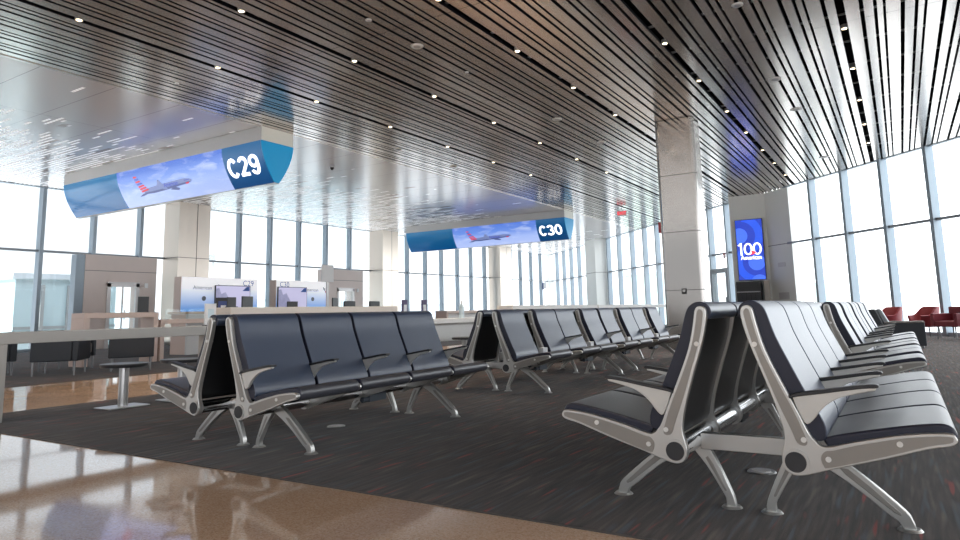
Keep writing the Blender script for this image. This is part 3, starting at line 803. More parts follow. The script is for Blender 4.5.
def text_mesh(s, size, bold=0.0, cx=True, spacing=1.0):
    cu = bpy.data.curves.new('lettering', 'FONT'); cu.body = s; cu.size = size; cu.offset = bold
    cu.space_character = spacing
    if cx: cu.align_x = 'CENTER'; cu.align_y = 'CENTER'
    cu.resolution_u = 4
    to = bpy.data.objects.new('tmp', cu); COL.objects.link(to)
    dg = bpy.context.evaluated_depsgraph_get(); dg.update()
    me = bpy.data.meshes.new_from_object(to.evaluated_get(dg))
    bpy.data.objects.remove(to); bpy.data.curves.remove(cu)
    return me
def bend_mesh(me, u0, v0, off, name, m, parent, sx=1.0, sy=1.0):
    bm = bmesh.new(); bm.from_mesh(me)
    bmesh.ops.triangulate(bm, faces=bm.faces[:])
    for k in range(1, 24):
        z = -0.6 + k * 0.05
        bmesh.ops.bisect_plane(bm, geom=bm.verts[:] + bm.edges[:] + bm.faces[:], plane_co=(0, z / sy, 0), plane_no=(0, 1, 0))
    for v in bm.verts:
        u = u0 + v.co.x * sx; w = v0 + v.co.y * sy
        p = on_front(w, off + v.co.z)
        v.co = (u, p.x, p.y)
    m2 = bpy.data.meshes.new(name); bm.to_mesh(m2); bm.free()
    m2.materials.clear(); m2.materials.append(m)
    o = bpy.data.objects.new(name, m2); COL.objects.link(o); o.parent = parent
    return o
def poly_mesh(polys):
    me = bpy.data.meshes.new('shape')
    vs = []; fs = []
    for p in polys:
        bb = len(vs); vs += [(x, y, 0) for x, y in p]; fs.append(tuple(range(bb, bb + len(p))))
    me.from_pydata(vs, [], fs); me.update()
    return me
def arc(cx, cy, rx, ry, a0, a1, n=16):
    return [(cx + rx * math.cos(math.radians(a0 + (a1 - a0) * i / n)), cy + ry * math.sin(math.radians(a0 + (a1 - a0) * i / n))) for i in range(n + 1)]
GLYPH = {   # centre lines of bold upright characters, x 0..0.26, y -0.25..0.25
    'C': [arc(0.13, 0.0, 0.13, 0.225, 38, 322, 28)],
    '2': [arc(0.13, 0.105, 0.118, 0.12, 165, -35, 18) + [(0.02, -0.215)], [(-0.028, -0.215), (0.262, -0.215)]],
    '9': [arc(0.13, 0.095, 0.12, 0.13, 0, 360, 28), arc(0.13, 0.0, 0.12, 0.225, 25, -65, 12) + arc(0.13, -0.105, 0.115, 0.12, -80, -165, 8)],
    '3': [arc(0.12, 0.115, 0.115, 0.11, 160, -90, 18), arc(0.12, -0.11, 0.128, 0.115, 90, -162, 18)],
    '0': [arc(0.13, 0.0, 0.125, 0.225, 0, 360, 30)],
    '1': [[(0.12, -0.27), (0.12, 0.27)], [(0.12, 0.225), (0.02, 0.16)]],
}
def stroke_text(txt, w, adv):
    vs = []; fs = []
    x0 = -adv * (len(txt) - 1) / 2 - 0.13
    for ch in txt:
        for path in GLYPH[ch]:
            closed = math.dist(path[0], path[-1]) < 1e-6
            n = len(path); b0 = len(vs)
            for i, p in enumerate(path):
                if closed:
                    q0 = path[i - 1] if i > 0 else path[-2]; q1 = path[i + 1] if i < n - 1 else path[1]
                else:
                    q0 = path[max(i - 1, 0)]; q1 = path[min(i + 1, n - 1)]
                dx, dy = q1[0] - q0[0], q1[1] - q0[1]; l = math.hypot(dx, dy) or 1
                nx, ny = -dy / l * w / 2, dx / l * w / 2
                vs.append((x0 + p[0] + nx, p[1] + ny, 0)); vs.append((x0 + p[0] - nx, p[1] - ny, 0))
            for i in range(n - 1):
                fs.append((b0 + 2 * i, b0 + 2 * i + 1, b0 + 2 * i + 3, b0 + 2 * i + 2))
        x0 += adv
    me = bpy.data.meshes.new('lettering'); me.from_pydata(vs, [], fs); me.update()
    return me
def gate_sign(loc, text, label):
    # local x: 0 at the right end, negative to the left; length 8.45
    root = empty('gate_sign', loc, label, 'sign', 'hanging gate signs')
    Ls = 8.45
    MB().box(-Ls, 0, -0.46, 0.46, -0.32, -0.002).build('shroud', [M['shroud']], root, bevel=0.004)
    MB().box(0.0005, 0.006, -0.455, 0.455, -0.318, -0.004).build('shroud_end', M['shroud_end'], root, smooth=0)
    full = PROF + [(-y, z) for y, z in reversed(PROF)]
    core = [(y * 0.985, z) for y, z in PROF] + [(-y * 0.985, z) for y, z in reversed(PROF)]
    MB().prism_x(core, -Ls + 0.01, -0.01).build('body', M['shroud'], root, smooth=50)
    # end caps
    MB().prism_x(full, -0.01, 0.008).build('end_cap', M['teal_end'], root, smooth=50)
    MB().prism_x(full, -Ls - 0.008, -Ls + 0.01).build('end_cap', M['teal_end'], root, smooth=50)
    def face(name, x0, x1, m):
        b = MB(); n = len(PROF)
        q = [on_front(ARC[-1] - a, 0.004) for a in ARC]
        b.add([(x0, p.x, p.y) for p in q] + [(x1, p.x, p.y) for p in q], [(i, i + 1, n + i + 1, n + i) for i in range(n - 1)])
        return b.build(name, m, root, smooth=60)
    face('teal_panel', -Ls + 0.01, -5.72, M['teal_l'])
    face('display', -5.72, -1.36, M['sky_screen'])
    face('name_panel', -1.36, -0.01, M['teal_r'])
    # back face in teal
    b = MB(); n = len(PROF); q = [on_front(ARC[-1] - a, 0.004) for a in ARC]
    b.add([(-Ls + 0.01, -p.x, p.y) for p in q] + [(-0.01, -p.x, p.y) for p in q], [(i, n + i, n + i + 1, i + 1) for i in range(n - 1)])
    b.build('rear_panel', M['teal_l'], root, smooth=60)
    # keel strip
    MB().box(-Ls, 0.0, -0.065, 0.065, -1.235, -1.212).build('keel', M['shroud'], root, bevel=0.003)
    # number
    tm = stroke_text(text, 0.092, 0.365)
    bend_mesh(tm, -0.72, 0.50, 0.016, 'lettering', M['letter'], root, 1.0, 0.86)
    # aircraft picture on the display (u from left of display, metres)
    def pic(polys, m, off, name='aircraft_picture'):
        return bend_mesh(poly_mesh(polys), -5.72, 0.0, off, name, m, root)
    fus_top = [(0.95, 0.42), (1.1, 0.44), (1.6, 0.475), (2.2, 0.50), (2.75, 0.515), (2.95, 0.49), (3.05, 0.45)]
    fus_bot = [(3.02, 0.41), (2.85, 0.375), (2.4, 0.345), (1.9, 0.31), (1.4, 0.29), (1.05, 0.305)]
    pic([fus_top + fus_bot], M['plane_lit'], 0.008)
    pic([[(1.0, 0.345), (1.5, 0.35), (2.2, 0.385), (2.9, 0.42), (3.02, 0.41), (2.85, 0.375), (2.4, 0.345), (1.9, 0.31), (1.4, 0.29), (1.05, 0.305)]], M['plane_grey'], 0.010)
    pic([[(1.62, 0.42), (1.70, 0.60), (1.76, 0.61), (2.02, 0.33), (1.90, 0.33)]], M['plane_lit'], 0.012)
    pic([[(2.1, 0.30), (2.42, 0.25), (2.5, 0.29), (2.3, 0.36)]], M['plane_grey'], 0.012)
    pic([[(0.95, 0.33), (0.75, 0.26), (0.95, 0.27), (1.3, 0.33)]], M['plane_grey'], 0.012)
    pic([[(2.74, 0.455), (2.94, 0.455), (2.97, 0.47), (2.78, 0.478)]], M['plane_navy'], 0.014)
    # striped tail
    def tail(t0, t1):
        a = lambda t: (0.74 + 0.05 * t * 2, 0.42 + 0.0 * t)
        L0 = lambda t: (0.93 - 0.21 * t, 0.36 + 0.46 * t); R0 = lambda t: (1.26 - 0.42 * t, 0.40 + 0.42 * t)
        return [L0(t0), R0(t0), R0(t1), L0(t1)]
    for k in range(7):
        t0, t1 = k / 7, (k + 0.72) / 7
        pic([tail(t0, t1)], M['plane_red'] if k % 2 == 0 or k < 2 else M['plane_navy'], 0.012)
    pic([[(2.80, 0.36), (2.90, 0.37), (2.93, 0.41), (2.78, 0.40)]], M['plane_red'], 0.014)
    bend_mesh(text_mesh('American', 0.15, 0.004), -5.72 + 2.2, 0.435, 0.014, 'lettering', M['plane_navy'], root)
    # light thrown by the display
    return root
gate_sign((-11.63, 10.0, HC), 'C29', 'long curved teal gate sign hanging at the left, lettered C29')
gate_sign((-11.66, 25.75, HC), 'C30', 'long curved teal gate sign hanging farther away, lettered C30')

# ------------------------------------------------------------------ blue display on the wall column
def cbox(b, s0, s1, o0, o1, z0, z1, mi=0):
    c = cpt((s0 + s1) / 2, (o0 + o1) / 2)
    return b.obox(c, dC, nC, abs(s1 - s0) / 2, abs(o1 - o0) / 2, z0, z1, mi)
def blue_display():
    root = empty('poster_display', (P2.x - 0.63, P2.y - 0.094, 1.86), 'tall bright blue display on the wall column, showing a white 100', 'display')
    hw, h = 0.49, 2.30
    MB().box(-hw, hw, 0.0, 0.09, 0, h).build('housing', M['black'], root, bevel=0.004)
    MB().box(-hw + 0.02, hw - 0.02, -0.006, -0.001, 0.02, h - 0.02).build('screen', M['blue_screen'], root, smooth=0)
    def disc(cx, cz, r0, r1, a0, a1, m, off):
        n = 40; b = MB(); vs = []; fs = []
        def clampp(x, z): return (max(-hw + 0.03, min(hw - 0.03, x)), max(0.03, min(h - 0.03, z)))
        for i in range(n + 1):
            t = a0 + (a1 - a0) * i / n
            for r in (r0, r1):
                x, z = clampp(cx + r * math.cos(t), cz + r * math.sin(t)); vs.append((x, -off, z))
        fs = [(2 * i, 2 * i + 1, 2 * i + 3, 2 * i + 2) for i in range(n)]
        b.add(vs, fs); b.build('picture_shape', m, root, smooth=0)
    D = 2 * PI
    disc(-0.36, 1.68, 0.0, 0.30, 0, D, M['blue_light'], 0.0075)
    disc(-0.34, 1.68, 0.55, 0.82, -PI / 3, PI / 2.2, M['blue_mid'], 0.0075)
    disc(0.20, 0.66, 0.0, 0.30, 0, D, M['blue_light'], 0.0080)
    disc(0.20, 0.66, 0.50, 0.76, PI * 0.70, PI * 1.5, M['blue_mid'], 0.0078)
    disc(0.26, -0.1, 0.0, 0.30, 0, PI, M['blue_light'], 0.0079)
    def wr(txt, size, x, z, fat, m, off, sx=1.0):
        me = text_mesh(txt, size, 0.0)
        bm = bmesh.new()
        for k in (-2, -1, 0, 1, 2):
            n0 = len(bm.verts); bm.from_mesh(me); bm.verts.ensure_lookup_table()
            for v in bm.verts[n0:]: v.co = (x + v.co.x * sx + k * fat / 2, -off - (k + 2) * 0.0003, z + v.co.y)
        bm.to_mesh(me); bm.free()
        me.materials.clear(); me.materials.append(m)
        o = bpy.data.objects.new('lettering', me); COL.objects.link(o); o.parent = root
    def digit(ch, x, off):
        me = stroke_text(ch, 0.065, 0.3)
        for v in me.vertices: v.co = (x + v.co.x * 1.0, -off, 1.17 + v.co.y * 0.88)
        me.materials.append(M['letter'])
        o = bpy.data.objects.new('lettering', me); COL.objects.link(o); o.parent = root
    digit('1', -0.31, 0.010); digit('0', -0.07, 0.010); digit('0', 0.25, 0.0115)
    wr('American', 0.22, 0.02, 0.84, 0.007, M['letter'], 0.010, 0.86)
    b = MB(); b.add([(0.02, -0.013, 1.12), (0.15, -0.013, 1.08), (0.21, -0.013, 1.01), (0.10, -0.013, 0.97), (0.0, -0.013, 0.94), (0.05, -0.013, 1.03)], [(0, 1, 2, 3, 4, 5)])
    b.build('red_mark', M['red_lit'], root, smooth=0)
    return root
blue_display()
# black equipment rack below it with a pale post beside
b = MB()
root = empty('equipment_rack', (P2.x - 0.72, P2.y - 0.35, 0), 'black equipment rack standing below the blue display', 'rack')
MB().box(-0.42, 0.42, -0.22, 0.22, 0.005, 1.80).build('cabinet', M['black'], root, bevel=0.006)
for i in range(5):
    MB().box(-0.39 + i * 0.16, -0.26 + i * 0.16, -0.232, -0.221, 0.15, 1.35).build('slot_cover', M['cap'], root, smooth=0)
MB().box(-0.42, 0.42, -0.236, -0.221, 1.40, 1.44).build('shelf_edge', M['steel_leg'], root, smooth=0)
root = empty('pale_post', (P2.x - 0.14, P2.y - 0.15, 0), 'pale square post between the black rack and the wall column', 'post')
MB().box(-0.09, 0.09, -0.09, 0.09, 0.004, 1.84).build('post_shaft', M['beige_solid'], root, bevel=0.004)
MB().box(-0.11, 0.11, -0.11, 0.11, 1.82, 1.855).build('post_cap', M['white'], root, bevel=0.004)
# small details on the pale side of the column
def side_plate(sc, z0, z1, hw, m, label):
    b = MB(); b.obox(cpt(sc, 0.022), dC, nC, hw, 0.008, z0, z1)
    return tag(b.build('cover_plate', m, smooth=0), label, 'plate')
side_plate(4.85, 1.12, 1.36, 0.28, M['frame_grey'], 'small grey cover plate low on the pale panel right of the blue display')
side_plate(4.85, 2.28, 2.44, 0.20, M['pale_solid'], 'pale cover plate at mid height on the panel right of the blue display')

# pillar fittings
root = empty('wall_thermostat', (-3.95, 14.545, 1.25), 'small grey thermostat on the steel pillar', 'thermostat')
MB().box(-0.05, 0.05, -0.02, 0.004, -0.06, 0.06).build('case', M['cap'], root, bevel=0.004)
MB().box(-0.028, 0.028, -0.024, -0.02, -0.02, 0.035).build('face', M['outlet'], root, smooth=0)
root = empty('fire_alarm', (-4.395, 14.80, 2.7), 'red fire alarm box on the left side of the steel pillar', 'alarm')
MB().box(-0.09, 0.004, -0.08, 0.08, -0.12, 0.12).build('case', M['red'], root, bevel=0.006)
MB().cyl((-0.095, 0, 0.02), (-0.088, 0, 0.02), 0.03, n=16).build('strobe', M['white'], root)

# exit sign hanging from the slats
root = empty('exit_sign', (-9.57, 26.5, HC), 'small red EXIT sign hanging from the slat ceiling, right of the far gate sign', 'sign')
MB().cyl((0, 0, -0.12), (0, 0, 0.03), 0.012, n=10).build('stem', M['black'], root)
MB().box(-0.2, 0.2, -0.03, 0.03, -0.34, -0.12).build('case', M['white'], root, bevel=0.004)
me = text_mesh('EXIT', 0.19, 0.004)
for v in me.vertices: v.co = (v.co.x, -0.034, v.co.y - 0.23)
me.materials.clear(); me.materials.append(M['red_lit'])
o = bpy.data.objects.new('lettering', me); COL.objects.link(o); o.parent = root
# blue sign on the far corner
root = empty('corner_sign', (*cpt(30.9, 0.9), 2.72), 'small blue and grey sign board in the far glazed corner', 'sign', rz=math.atan2(-CD.y, -CD.x))
MB().box(-0.55, 0.0, -0.02, 0.02, -0.26, 0.26).build('blue_half', M['blue_print'], root, smooth=0)
MB().box(0.002, 0.55, -0.02, 0.02, -0.2, 0.26).build('grey_half', M['frame_grey'], root, smooth=0)
MB().cyl((0, 0.03, -2.71), (0, 0.03, 0.2), 0.025, n=12).build('post_shaft', M['post'], root)
root = empty('no_smoking_disc', (*cpt(8.17, 0.16), 2.96), 'small round red-ringed sticker on the window bar left of the blue display', 'sign', rz=math.atan2(-CD.y, -CD.x))
b = MB(); n = 24; vs = []
for i in range(n):
    t = 2 * PI * i / n
    for r in (0.07, 0.11): vs.append((r * math.cos(t), -0.045, r * math.sin(t)))
b.add(vs, [(2 * i, 2 * i + 1, (2 * i + 3) % (2 * n), (2 * i + 2) % (2 * n)) for i in range(n)])
b.build('red_ring', M['red_print'], root, smooth=0)
MB().cyl((0, -0.04, 0), (0, -0.03, 0), 0.07, n=20).build('white_disc', M['white'], root)

# ------------------------------------------------------------------ downlights, discs and sensors on the ceiling
def nth(k): return ['nearest', 'second', 'third', 'fourth', 'fifth', 'sixth', 'seventh', 'eighth', 'ninth', 'tenth'][k]
dl_me_ring = MB().cyl((0, 0, -0.012), (0, 0, 0.05), 0.052, 0.050, n=20).mesh('housing', M['carrier'])
dl_me_lens = MB().cyl((0, 0, -0.016), (0, 0, -0.0125), 0.034, n=20).mesh('lens', M['lens'])
rows = [(-9.43, [4.54 + 2.26 * i for i in range(7)], 'slat row beside the pale ceiling'),
        (-7.36, [5.65 + 2.26 * i for i in range(7)], 'second slat row from the pale ceiling'),
        (-4.92, [6.92 + 2.2 * i for i in range(4)], 'slat row over the left seats'),
        (-2.83, [10.22, 12.35, 14.72, 16.85, 19.1, 21.1, 23.3], 'slat row right of the steel pillar, farthest lamp added'),  # farthest downlight is an addition that brightens the pale column panel
        (-0.36, [11.27, 13.35, 15.57, 17.8, 20.0], 'slat row over the right seats')]
for x, ys, where in rows:
    for i, y in enumerate(ys):
        root = empty('downlight', (x, y, HC + 0.012), 'small round lit downlight, %s in the %s' % (nth(i), where), 'light', 'downlights in the slat ceiling')
        put('housing', dl_me_ring, root); put('lens', dl_me_lens, root)
        ld = bpy.data.lights.new('downlight_lamp', 'SPOT'); ld.energy = 110; ld.color = (1.0, 0.86, 0.70); ld.spot_size = math.radians(84); ld.spot_blend = 0.7; ld.shadow_soft_size = 0.06
        lo = bpy.data.objects.new('lamp', ld); COL.objects.link(lo); lo.parent = root; lo.location = (0, 0, -0.03)
discs = [(-6.12, 8.01, 0.10, 'large round speaker disc, nearest in the wide slat over the left seats'),
         (-6.08, 13.02, 0.11, 'large round speaker disc, second in the wide slat over the left seats'),
         (-6.05, 15.55, 0.11, 'large round speaker disc, third in the wide slat over the left seats'),
         (-6.11, 6.86, 0.045, 'small ceiling sensor, nearest in the wide slat over the left seats'),
         (-6.11, 9.43, 0.03, 'small ceiling sensor between the two nearest speaker discs'),
         (-10.58, 13.0, 0.10, 'ceiling disc in the slats near the pale ceiling, nearest of two'),
         (-10.6, 15.52, 0.10, 'ceiling disc in the slats near the pale ceiling, farther of two'),
         (-10.65, 6.85, 0.035, 'small pale sensor in the slats near the C29 sign'),
         (-1.62, 13.1, 0.12, 'large pale disc in the wide bright slat over the right seats, nearest'),
         (-1.55, 15.45, 0.12, 'large pale disc in the wide bright slat over the right seats, second'),
         (-1.57, 9.45, 0.08, 'pale disc at the top edge of the picture over the right seats'),
         (-1.51, 21.12, 0.13, 'ceiling disc close to the bright right windows')]
for x, y, r, lb in discs:
    root = empty('ceiling_disc', (x, y, HC), lb, 'ceiling fitting', 'round ceiling fittings')
    MB().cyl((0, 0, -0.012), (0, 0, 0.002), r * 0.94, r, n=28).build('cover', M['disc'], root)
    MB().cyl((0, 0, -0.017), (0, 0, -0.0122), r * 0.55, n=20).build('grille', M['carrier'], root)
cams = [(-13.3, 13.4, 'small dark camera hanging from the pale ceiling, right of the C29 sign'), (-16.4, 27.2, 'small dark camera hanging from the pale ceiling above the C30 sign')]
for x, y, lb in cams:
    root = empty('ceiling_camera', (x, y, HC), lb, 'camera', 'ceiling cameras')
    MB().cyl((0, 0, -0.05), (0, 0, 0), 0.07, n=20).build('mount', M['white'], root)
    MB().cyl((0, 0, -0.12), (0, 0, -0.05), 0.03, 0.06, n=16).build('dome', M['black'], root)
# floor outlet covers
for x, y, lb in ((-3.99, 4.09, 'round steel floor outlet cover under the nearest left seats'), (-0.73, 4.0, 'round steel floor outlet cover under the nearest right seats')):
    root = empty('floor_outlet_cover', (x, y, 0.004), lb, 'cover', 'floor outlet covers')
    MB().cyl((0, 0, 0.0005), (0, 0, 0.007), 0.075, 0.07, n=28).build('rim', M['post'], root)
    MB().cyl((0, 0, 0.0072), (0, 0, 0.009), 0.05, n=24).build('lid', M['frame_grey'], root)

# ------------------------------------------------------------------ boarding portals against the left glazed wall
def portal(y0, y1, z1, label, glassside=True, dy0=0.30, dy1=0.75, dz=2.12):
    root = empty('boarding_portal', (-21.9, (y0 + y1) / 2, 0), label, 'portal', 'boarding portals on the left wall')
    hy = (y1 - y0) / 2
    d0, d1 = -hy + 2 * hy * dy0, -hy + 2 * hy * dy1
    b = MB()   # front with a door opening, side returns
    b.box(-0.5, 0, -hy, d0, 0.005, z1); b.box(-0.5, 0, d1, hy, 0.005, z1); b.box(-0.5, 0, d0, d1, dz, z1)
    b.build('cladding', M['taupe'], root, smooth=0)
    MB().box(0.001, 0.006, -hy, hy, 2.50, 2.515).build('seam', M['seam'], root, smooth=0)
    b = MB(); b.box(-0.05, 0.03, d0, d0 + 0.12, 0.005, dz); b.box(-0.05, 0.03, d1 - 0.12, d1, 0.005, dz); b.box(-0.05, 0.03, d0, d1, dz - 0.12, dz + 0.04)
    b.build('door_frame', M['frame_grey'], root, smooth=0)
    lf = MB().box(-0.04, -0.02, d0 + 0.12, d1 - 0.12, 0.02, dz - 0.12).build('door', M['clear'], root, smooth=0)
    mid = (d0 + d1) / 2
    MB().box(-0.045, -0.012, mid - 0.02, mid + 0.02, 0.02, dz - 0.12).build('stile', M['frame_grey'], lf, smooth=0)
    MB().box(-0.01, 0.01, mid + 0.06, mid + 0.09, 0.9, 1.25).build('door_handle', M['post'], lf, smooth=0)
    MB().box(0.0, 0.03, d1 + 0.18, d1 + 0.30, 1.98, 2.14).build('card_reader', M['white'], root, bevel=0.004)
    return root
portal(11.2, 13.62, 3.02, 'taupe boarding portal with glass door, left of the first wall column')
portal(21.7, 24.2, 3.0, 'taupe boarding portal with glass door, left of the second wall column')
# glass return beside the first portal
b = MB(); b.box(-22.2, -21.9, 10.92, 11.19, 0.005, 3.0)
tag(b.build('glass_return', M['mullion'], smooth=0), 'blue grey side post at the left edge of the first boarding portal', 'post')

# ------------------------------------------------------------------ gate kiosks
def kiosk(y0, y1, num, num_left, label):
    x = -17.0
    root = empty('gate_kiosk', (x, (y0 + y1) / 2, 0), label, 'kiosk', 'gate kiosk back panels')
    hy = (y1 - y0) / 2; z1 = 2.08
    MB().box(-0.30, -0.012, -hy, hy, 0.005, z1).build('panel', M['kiosk_side'], root, bevel=0.004)
    MB().box(-0.0115, 0.0, -hy + 0.03, hy - 0.005, 0.9, z1 - 0.005).build('front_print', M['kiosk'], root, smooth=0)
    s = -1 if num_left else 1
    # print reading from the aisle: the viewer's right is +y
    def wr(txt, size, y, z, m, parent=root, off=0.003, bold=0.0):
        me = text_mesh(txt, size, bold)
        for v in me.vertices: v.co = (off, y + v.co.x, z + v.co.y)
        me.materials.clear(); me.materials.append(m)
        o = bpy.data.objects.new('lettering', me); COL.objects.link(o); o.parent = parent
    ly = -hy + 0.75 if not num_left else hy - 0.62
    wr('American', 0.16, ly - 0.05, 1.78, M['grey_print'], bold=0.0)
    b = MB(); e = ly + 0.56
    b.add([(0.003, e - 0.1, 1.90), (0.003, e, 1.84), (0.003, e + 0.02, 1.74), (0.003, e - 0.06, 1.80)], [(0, 1, 2, 3)])
    b.add([(0.003, e + 0.0, 1.78), (0.003, e + 0.10, 1.70), (0.003, e + 0.14, 1.62), (0.003, e + 0.03, 1.70)], [(0, 1, 2, 3)], 1)
    b.build('flight_mark', [M['grey_print'], M['red_print']], root, smooth=0)
    MB().cyl((0.001, ly, 1.47), (0.006, ly, 1.47), 0.07, n=18).build('round_emblem', M['grey_print'], root)
    wr(num, 0.24, s * (hy - 0.36), 1.93, M['blue_print'], bold=0.0)
    # monitor
    mc = s * (hy - (0.95 if num == 'C29' else 0.66))
    mon = MB().box(0.02, 0.07, mc - 0.62, mc + 0.62, 1.08, 1.86).build('monitor', M['black'], root, bevel=0.004)
    MB().box(0.071, 0.074, mc - 0.60, mc + 0.60, 1.10, 1.84).build('screen', M['kscreen'], mon, smooth=0)
    b = MB(); b.add([(0.0755, mc - 0.60, 1.12), (0.0755, mc + 0.02, 1.12), (0.0755, mc - 0.12, 1.42), (0.0755, mc - 0.28, 1.66), (0.0755, mc - 0.42, 1.60), (0.0755, mc - 0.5, 1.78), (0.0755, mc - 0.60, 1.75)], [tuple(range(7))])
    b.build('picture_shape', M['kscreen_dark'], mon, smooth=0)
    b = MB(); b.add([(0.0757, mc + 0.32, 1.70), (0.0757, mc + 0.58, 1.70), (0.0757, mc + 0.58, 1.83), (0.0757, mc + 0.48, 1.83)], [(0, 1, 2, 3)])
    b.build('corner_mark', M['blue_print'], mon, smooth=0)
    return root
kiosk(11.3, 13.95, 'C29', False, 'pale and blue gate kiosk panel numbered C29, with a monitor at its right')
kiosk(14.66, 16.88, 'C30', True, 'pale and blue gate kiosk panel numbered C30, with a monitor at its left')
# podium desks in front of the kiosks
def podium(y0, y1, label):
    root = empty('gate_podium', (-15.6, (y0 + y1) / 2, 0), label, 'desk', 'gate podium desks')
    hy = (y1 - y0) / 2
    MB().box(-0.4, 0.4, -hy, hy, 1.02, 1.08).build('worktop', M['brown'], root, bevel=0.005)
    MB().box(0.3, 0.36, -hy + 0.05, hy - 0.05, 0.005, 1.02).build('front_panel', M['pale_solid'], root, bevel=0.005)
    for s in (-1, 1):
        MB().box(-0.35, 0.3, s * (hy - 0.1) - 0.03, s * (hy - 0.1) + 0.03, 0.005, 1.02).build('side_panel', M['pink_solid'], root, bevel=0.005)
podium(10.3, 12.9, 'gate podium desk in front of the C29 kiosk panel')
podium(13.8, 16.2, 'gate podium desk in front of the C30 kiosk panel')
def desk_monitor(x, y, z, label, w=0.5, h=0.34, tilt=0.0):
    root = empty('desk_monitor', (x, y, z), label, 'monitor', 'black desk monitors', rz=tilt)
    MB().box(-0.02, 0.02, -w / 2, w / 2, 0.07, 0.07 + h).build('display', M['black'], root, bevel=0.006)
    MB().box(-0.035, 0.0, -0.03, 0.03, 0.015, 0.12).build('stand', M['black'], root)
    MB().box(-0.09, 0.09, -0.1, 0.1, 0.002, 0.016).build('base', M['black'], root)
desk_monitor(-15.6, 12.45, 1.08, 'black desk monitor on the C29 podium, right end', tilt=0.3)
desk_monitor(-15.6, 11.6, 1.08, 'black desk monitor on the C29 podium, middle', 0.3, 0.30, -0.5)
desk_monitor(-15.6, 14.1, 1.08, 'black desk monitor on the C30 podium, left end', 0.4, 0.2)
desk_monitor(-15.6, 15.9, 1.08, 'black desk monitor on the C30 podium, right end', 0.45, 0.32, 0.4)
# two black chairs behind the tables by the second portal
for y, lb in ((18.6, 'black task chair back left of the second portal door'), (20.0, 'black task chair back in front of the second portal door')):
    root = empty('task_chair', (-17.5, y, 0), lb, 'chair', 'black task chairs by the second portal')
    MB().box(-0.05, 0.03, -0.3, 0.3, 0.80, 1.42).build('backrest', M['black'], root, bevel=0.03, seg=3)
    MB().box(-0.45, 0.02, -0.26, 0.26, 0.66, 0.74).build('seat', M['black'], root, bevel=0.02)
    MB().box(-0.01, 0.02, -0.04, 0.04, 0.7, 0.9).build('back_bracket', M['black'], root)
    MB().cyl((-0.2, 0, 0.06), (-0.2, 0, 0.66), 0.03, n=12).build('post', M['steel_leg'], root)
    b = MB()
    for i in range(5):
        t = 2 * PI * i / 5
        b.cyl((-0.2, 0, 0.09), (-0.2 + 0.28 * math.cos(t), 0.28 * math.sin(t), 0.03), 0.02, 0.015, n=8)
    b.build('base', M['steel_leg'], root)
# square sign board on a post
root = empty('post_sign', (-16.3, 16.25, 0.1), 'blank white square sign board on a tall thin post behind the tables', 'sign')
MB().box(-0.015, 0.015, -0.28, 0.28, 1.92, 2.5).build('board', M['white'], root, bevel=0.01)
MB().box(-0.02, 0.02, -0.05, 0.05, 0.02, 1.92).build('post_shaft', M['frame_grey'], root)
MB().cyl((0, 0, 0.0045), (0, 0, 0.02), 0.2, n=24).build('base', M['frame_grey'], root)

# cards and holders standing on the counter height tables
def card(x, y, z, w, h, m, label, name='card_holder', back=None, rz=0.0):
    root = empty(name, (x, y, z), label, 'card holder', 'cards standing on the tables', rz=rz)
    MB().box(-0.012, 0.012, -w / 2, w / 2, 0.012, h).build('card', m, root, smooth=0)
    MB().box(-0.045, 0.045, -w / 2, w / 2, 0.001, 0.012).build('base', M['black'], root, smooth=0)
    if back:
        MB().box(0.013, 0.016, -w * 0.28, w * 0.28, h * 0.35, h * 0.75).build('print', back, root, smooth=0)
    return root
card(-7.2, 5.2, 0.81, 0.15, 0.27, M['white'], 'white and pale blue card holder at the far end of the low grey table', back=M['card'])
card(-7.22, 5.52, 1.03, 0.12, 0.13, M['black'], 'black card holder at the near end of the beige counter table')
card(-13.85, 10.35, 0.905, 0.26, 0.40, M['navy_card'], 'navy blue card box on the warm beige lower table', back=M['white'])
card(-13.95, 8.4, 1.06, 0.24, 0.34, M['black'], 'black speaker box at the right end of the tall warm beige table')
card(-7.2, 9.0, 0.80, 0.14, 0.34, M['purple_card'], 'dark purple card holder, left of two over the last navy seat', back=M['outlet'])
card(-7.2, 9.55, 0.80, 0.14, 0.34, M['purple_card'], 'dark purple card holder, right of two over the last navy seat', back=M['outlet'])
root = empty('sanitizer_bottle', (-7.2, 10.75, 0.80), 'clear pale blue bottle on the low pale table between the seat rows', 'bottle')
MB().cyl((0, 0, 0.0), (0, 0, 0.22), 0.05, n=18).build('body', M['card'], root)
MB().cyl((0, 0, 0.22), (0, 0, 0.27), 0.045, 0.018, n=18).build('shoulder', M['card'], root)
MB().cyl((0, 0, 0.27), (0, 0, 0.34), 0.016, n=12).build('pump', M['white'], root)

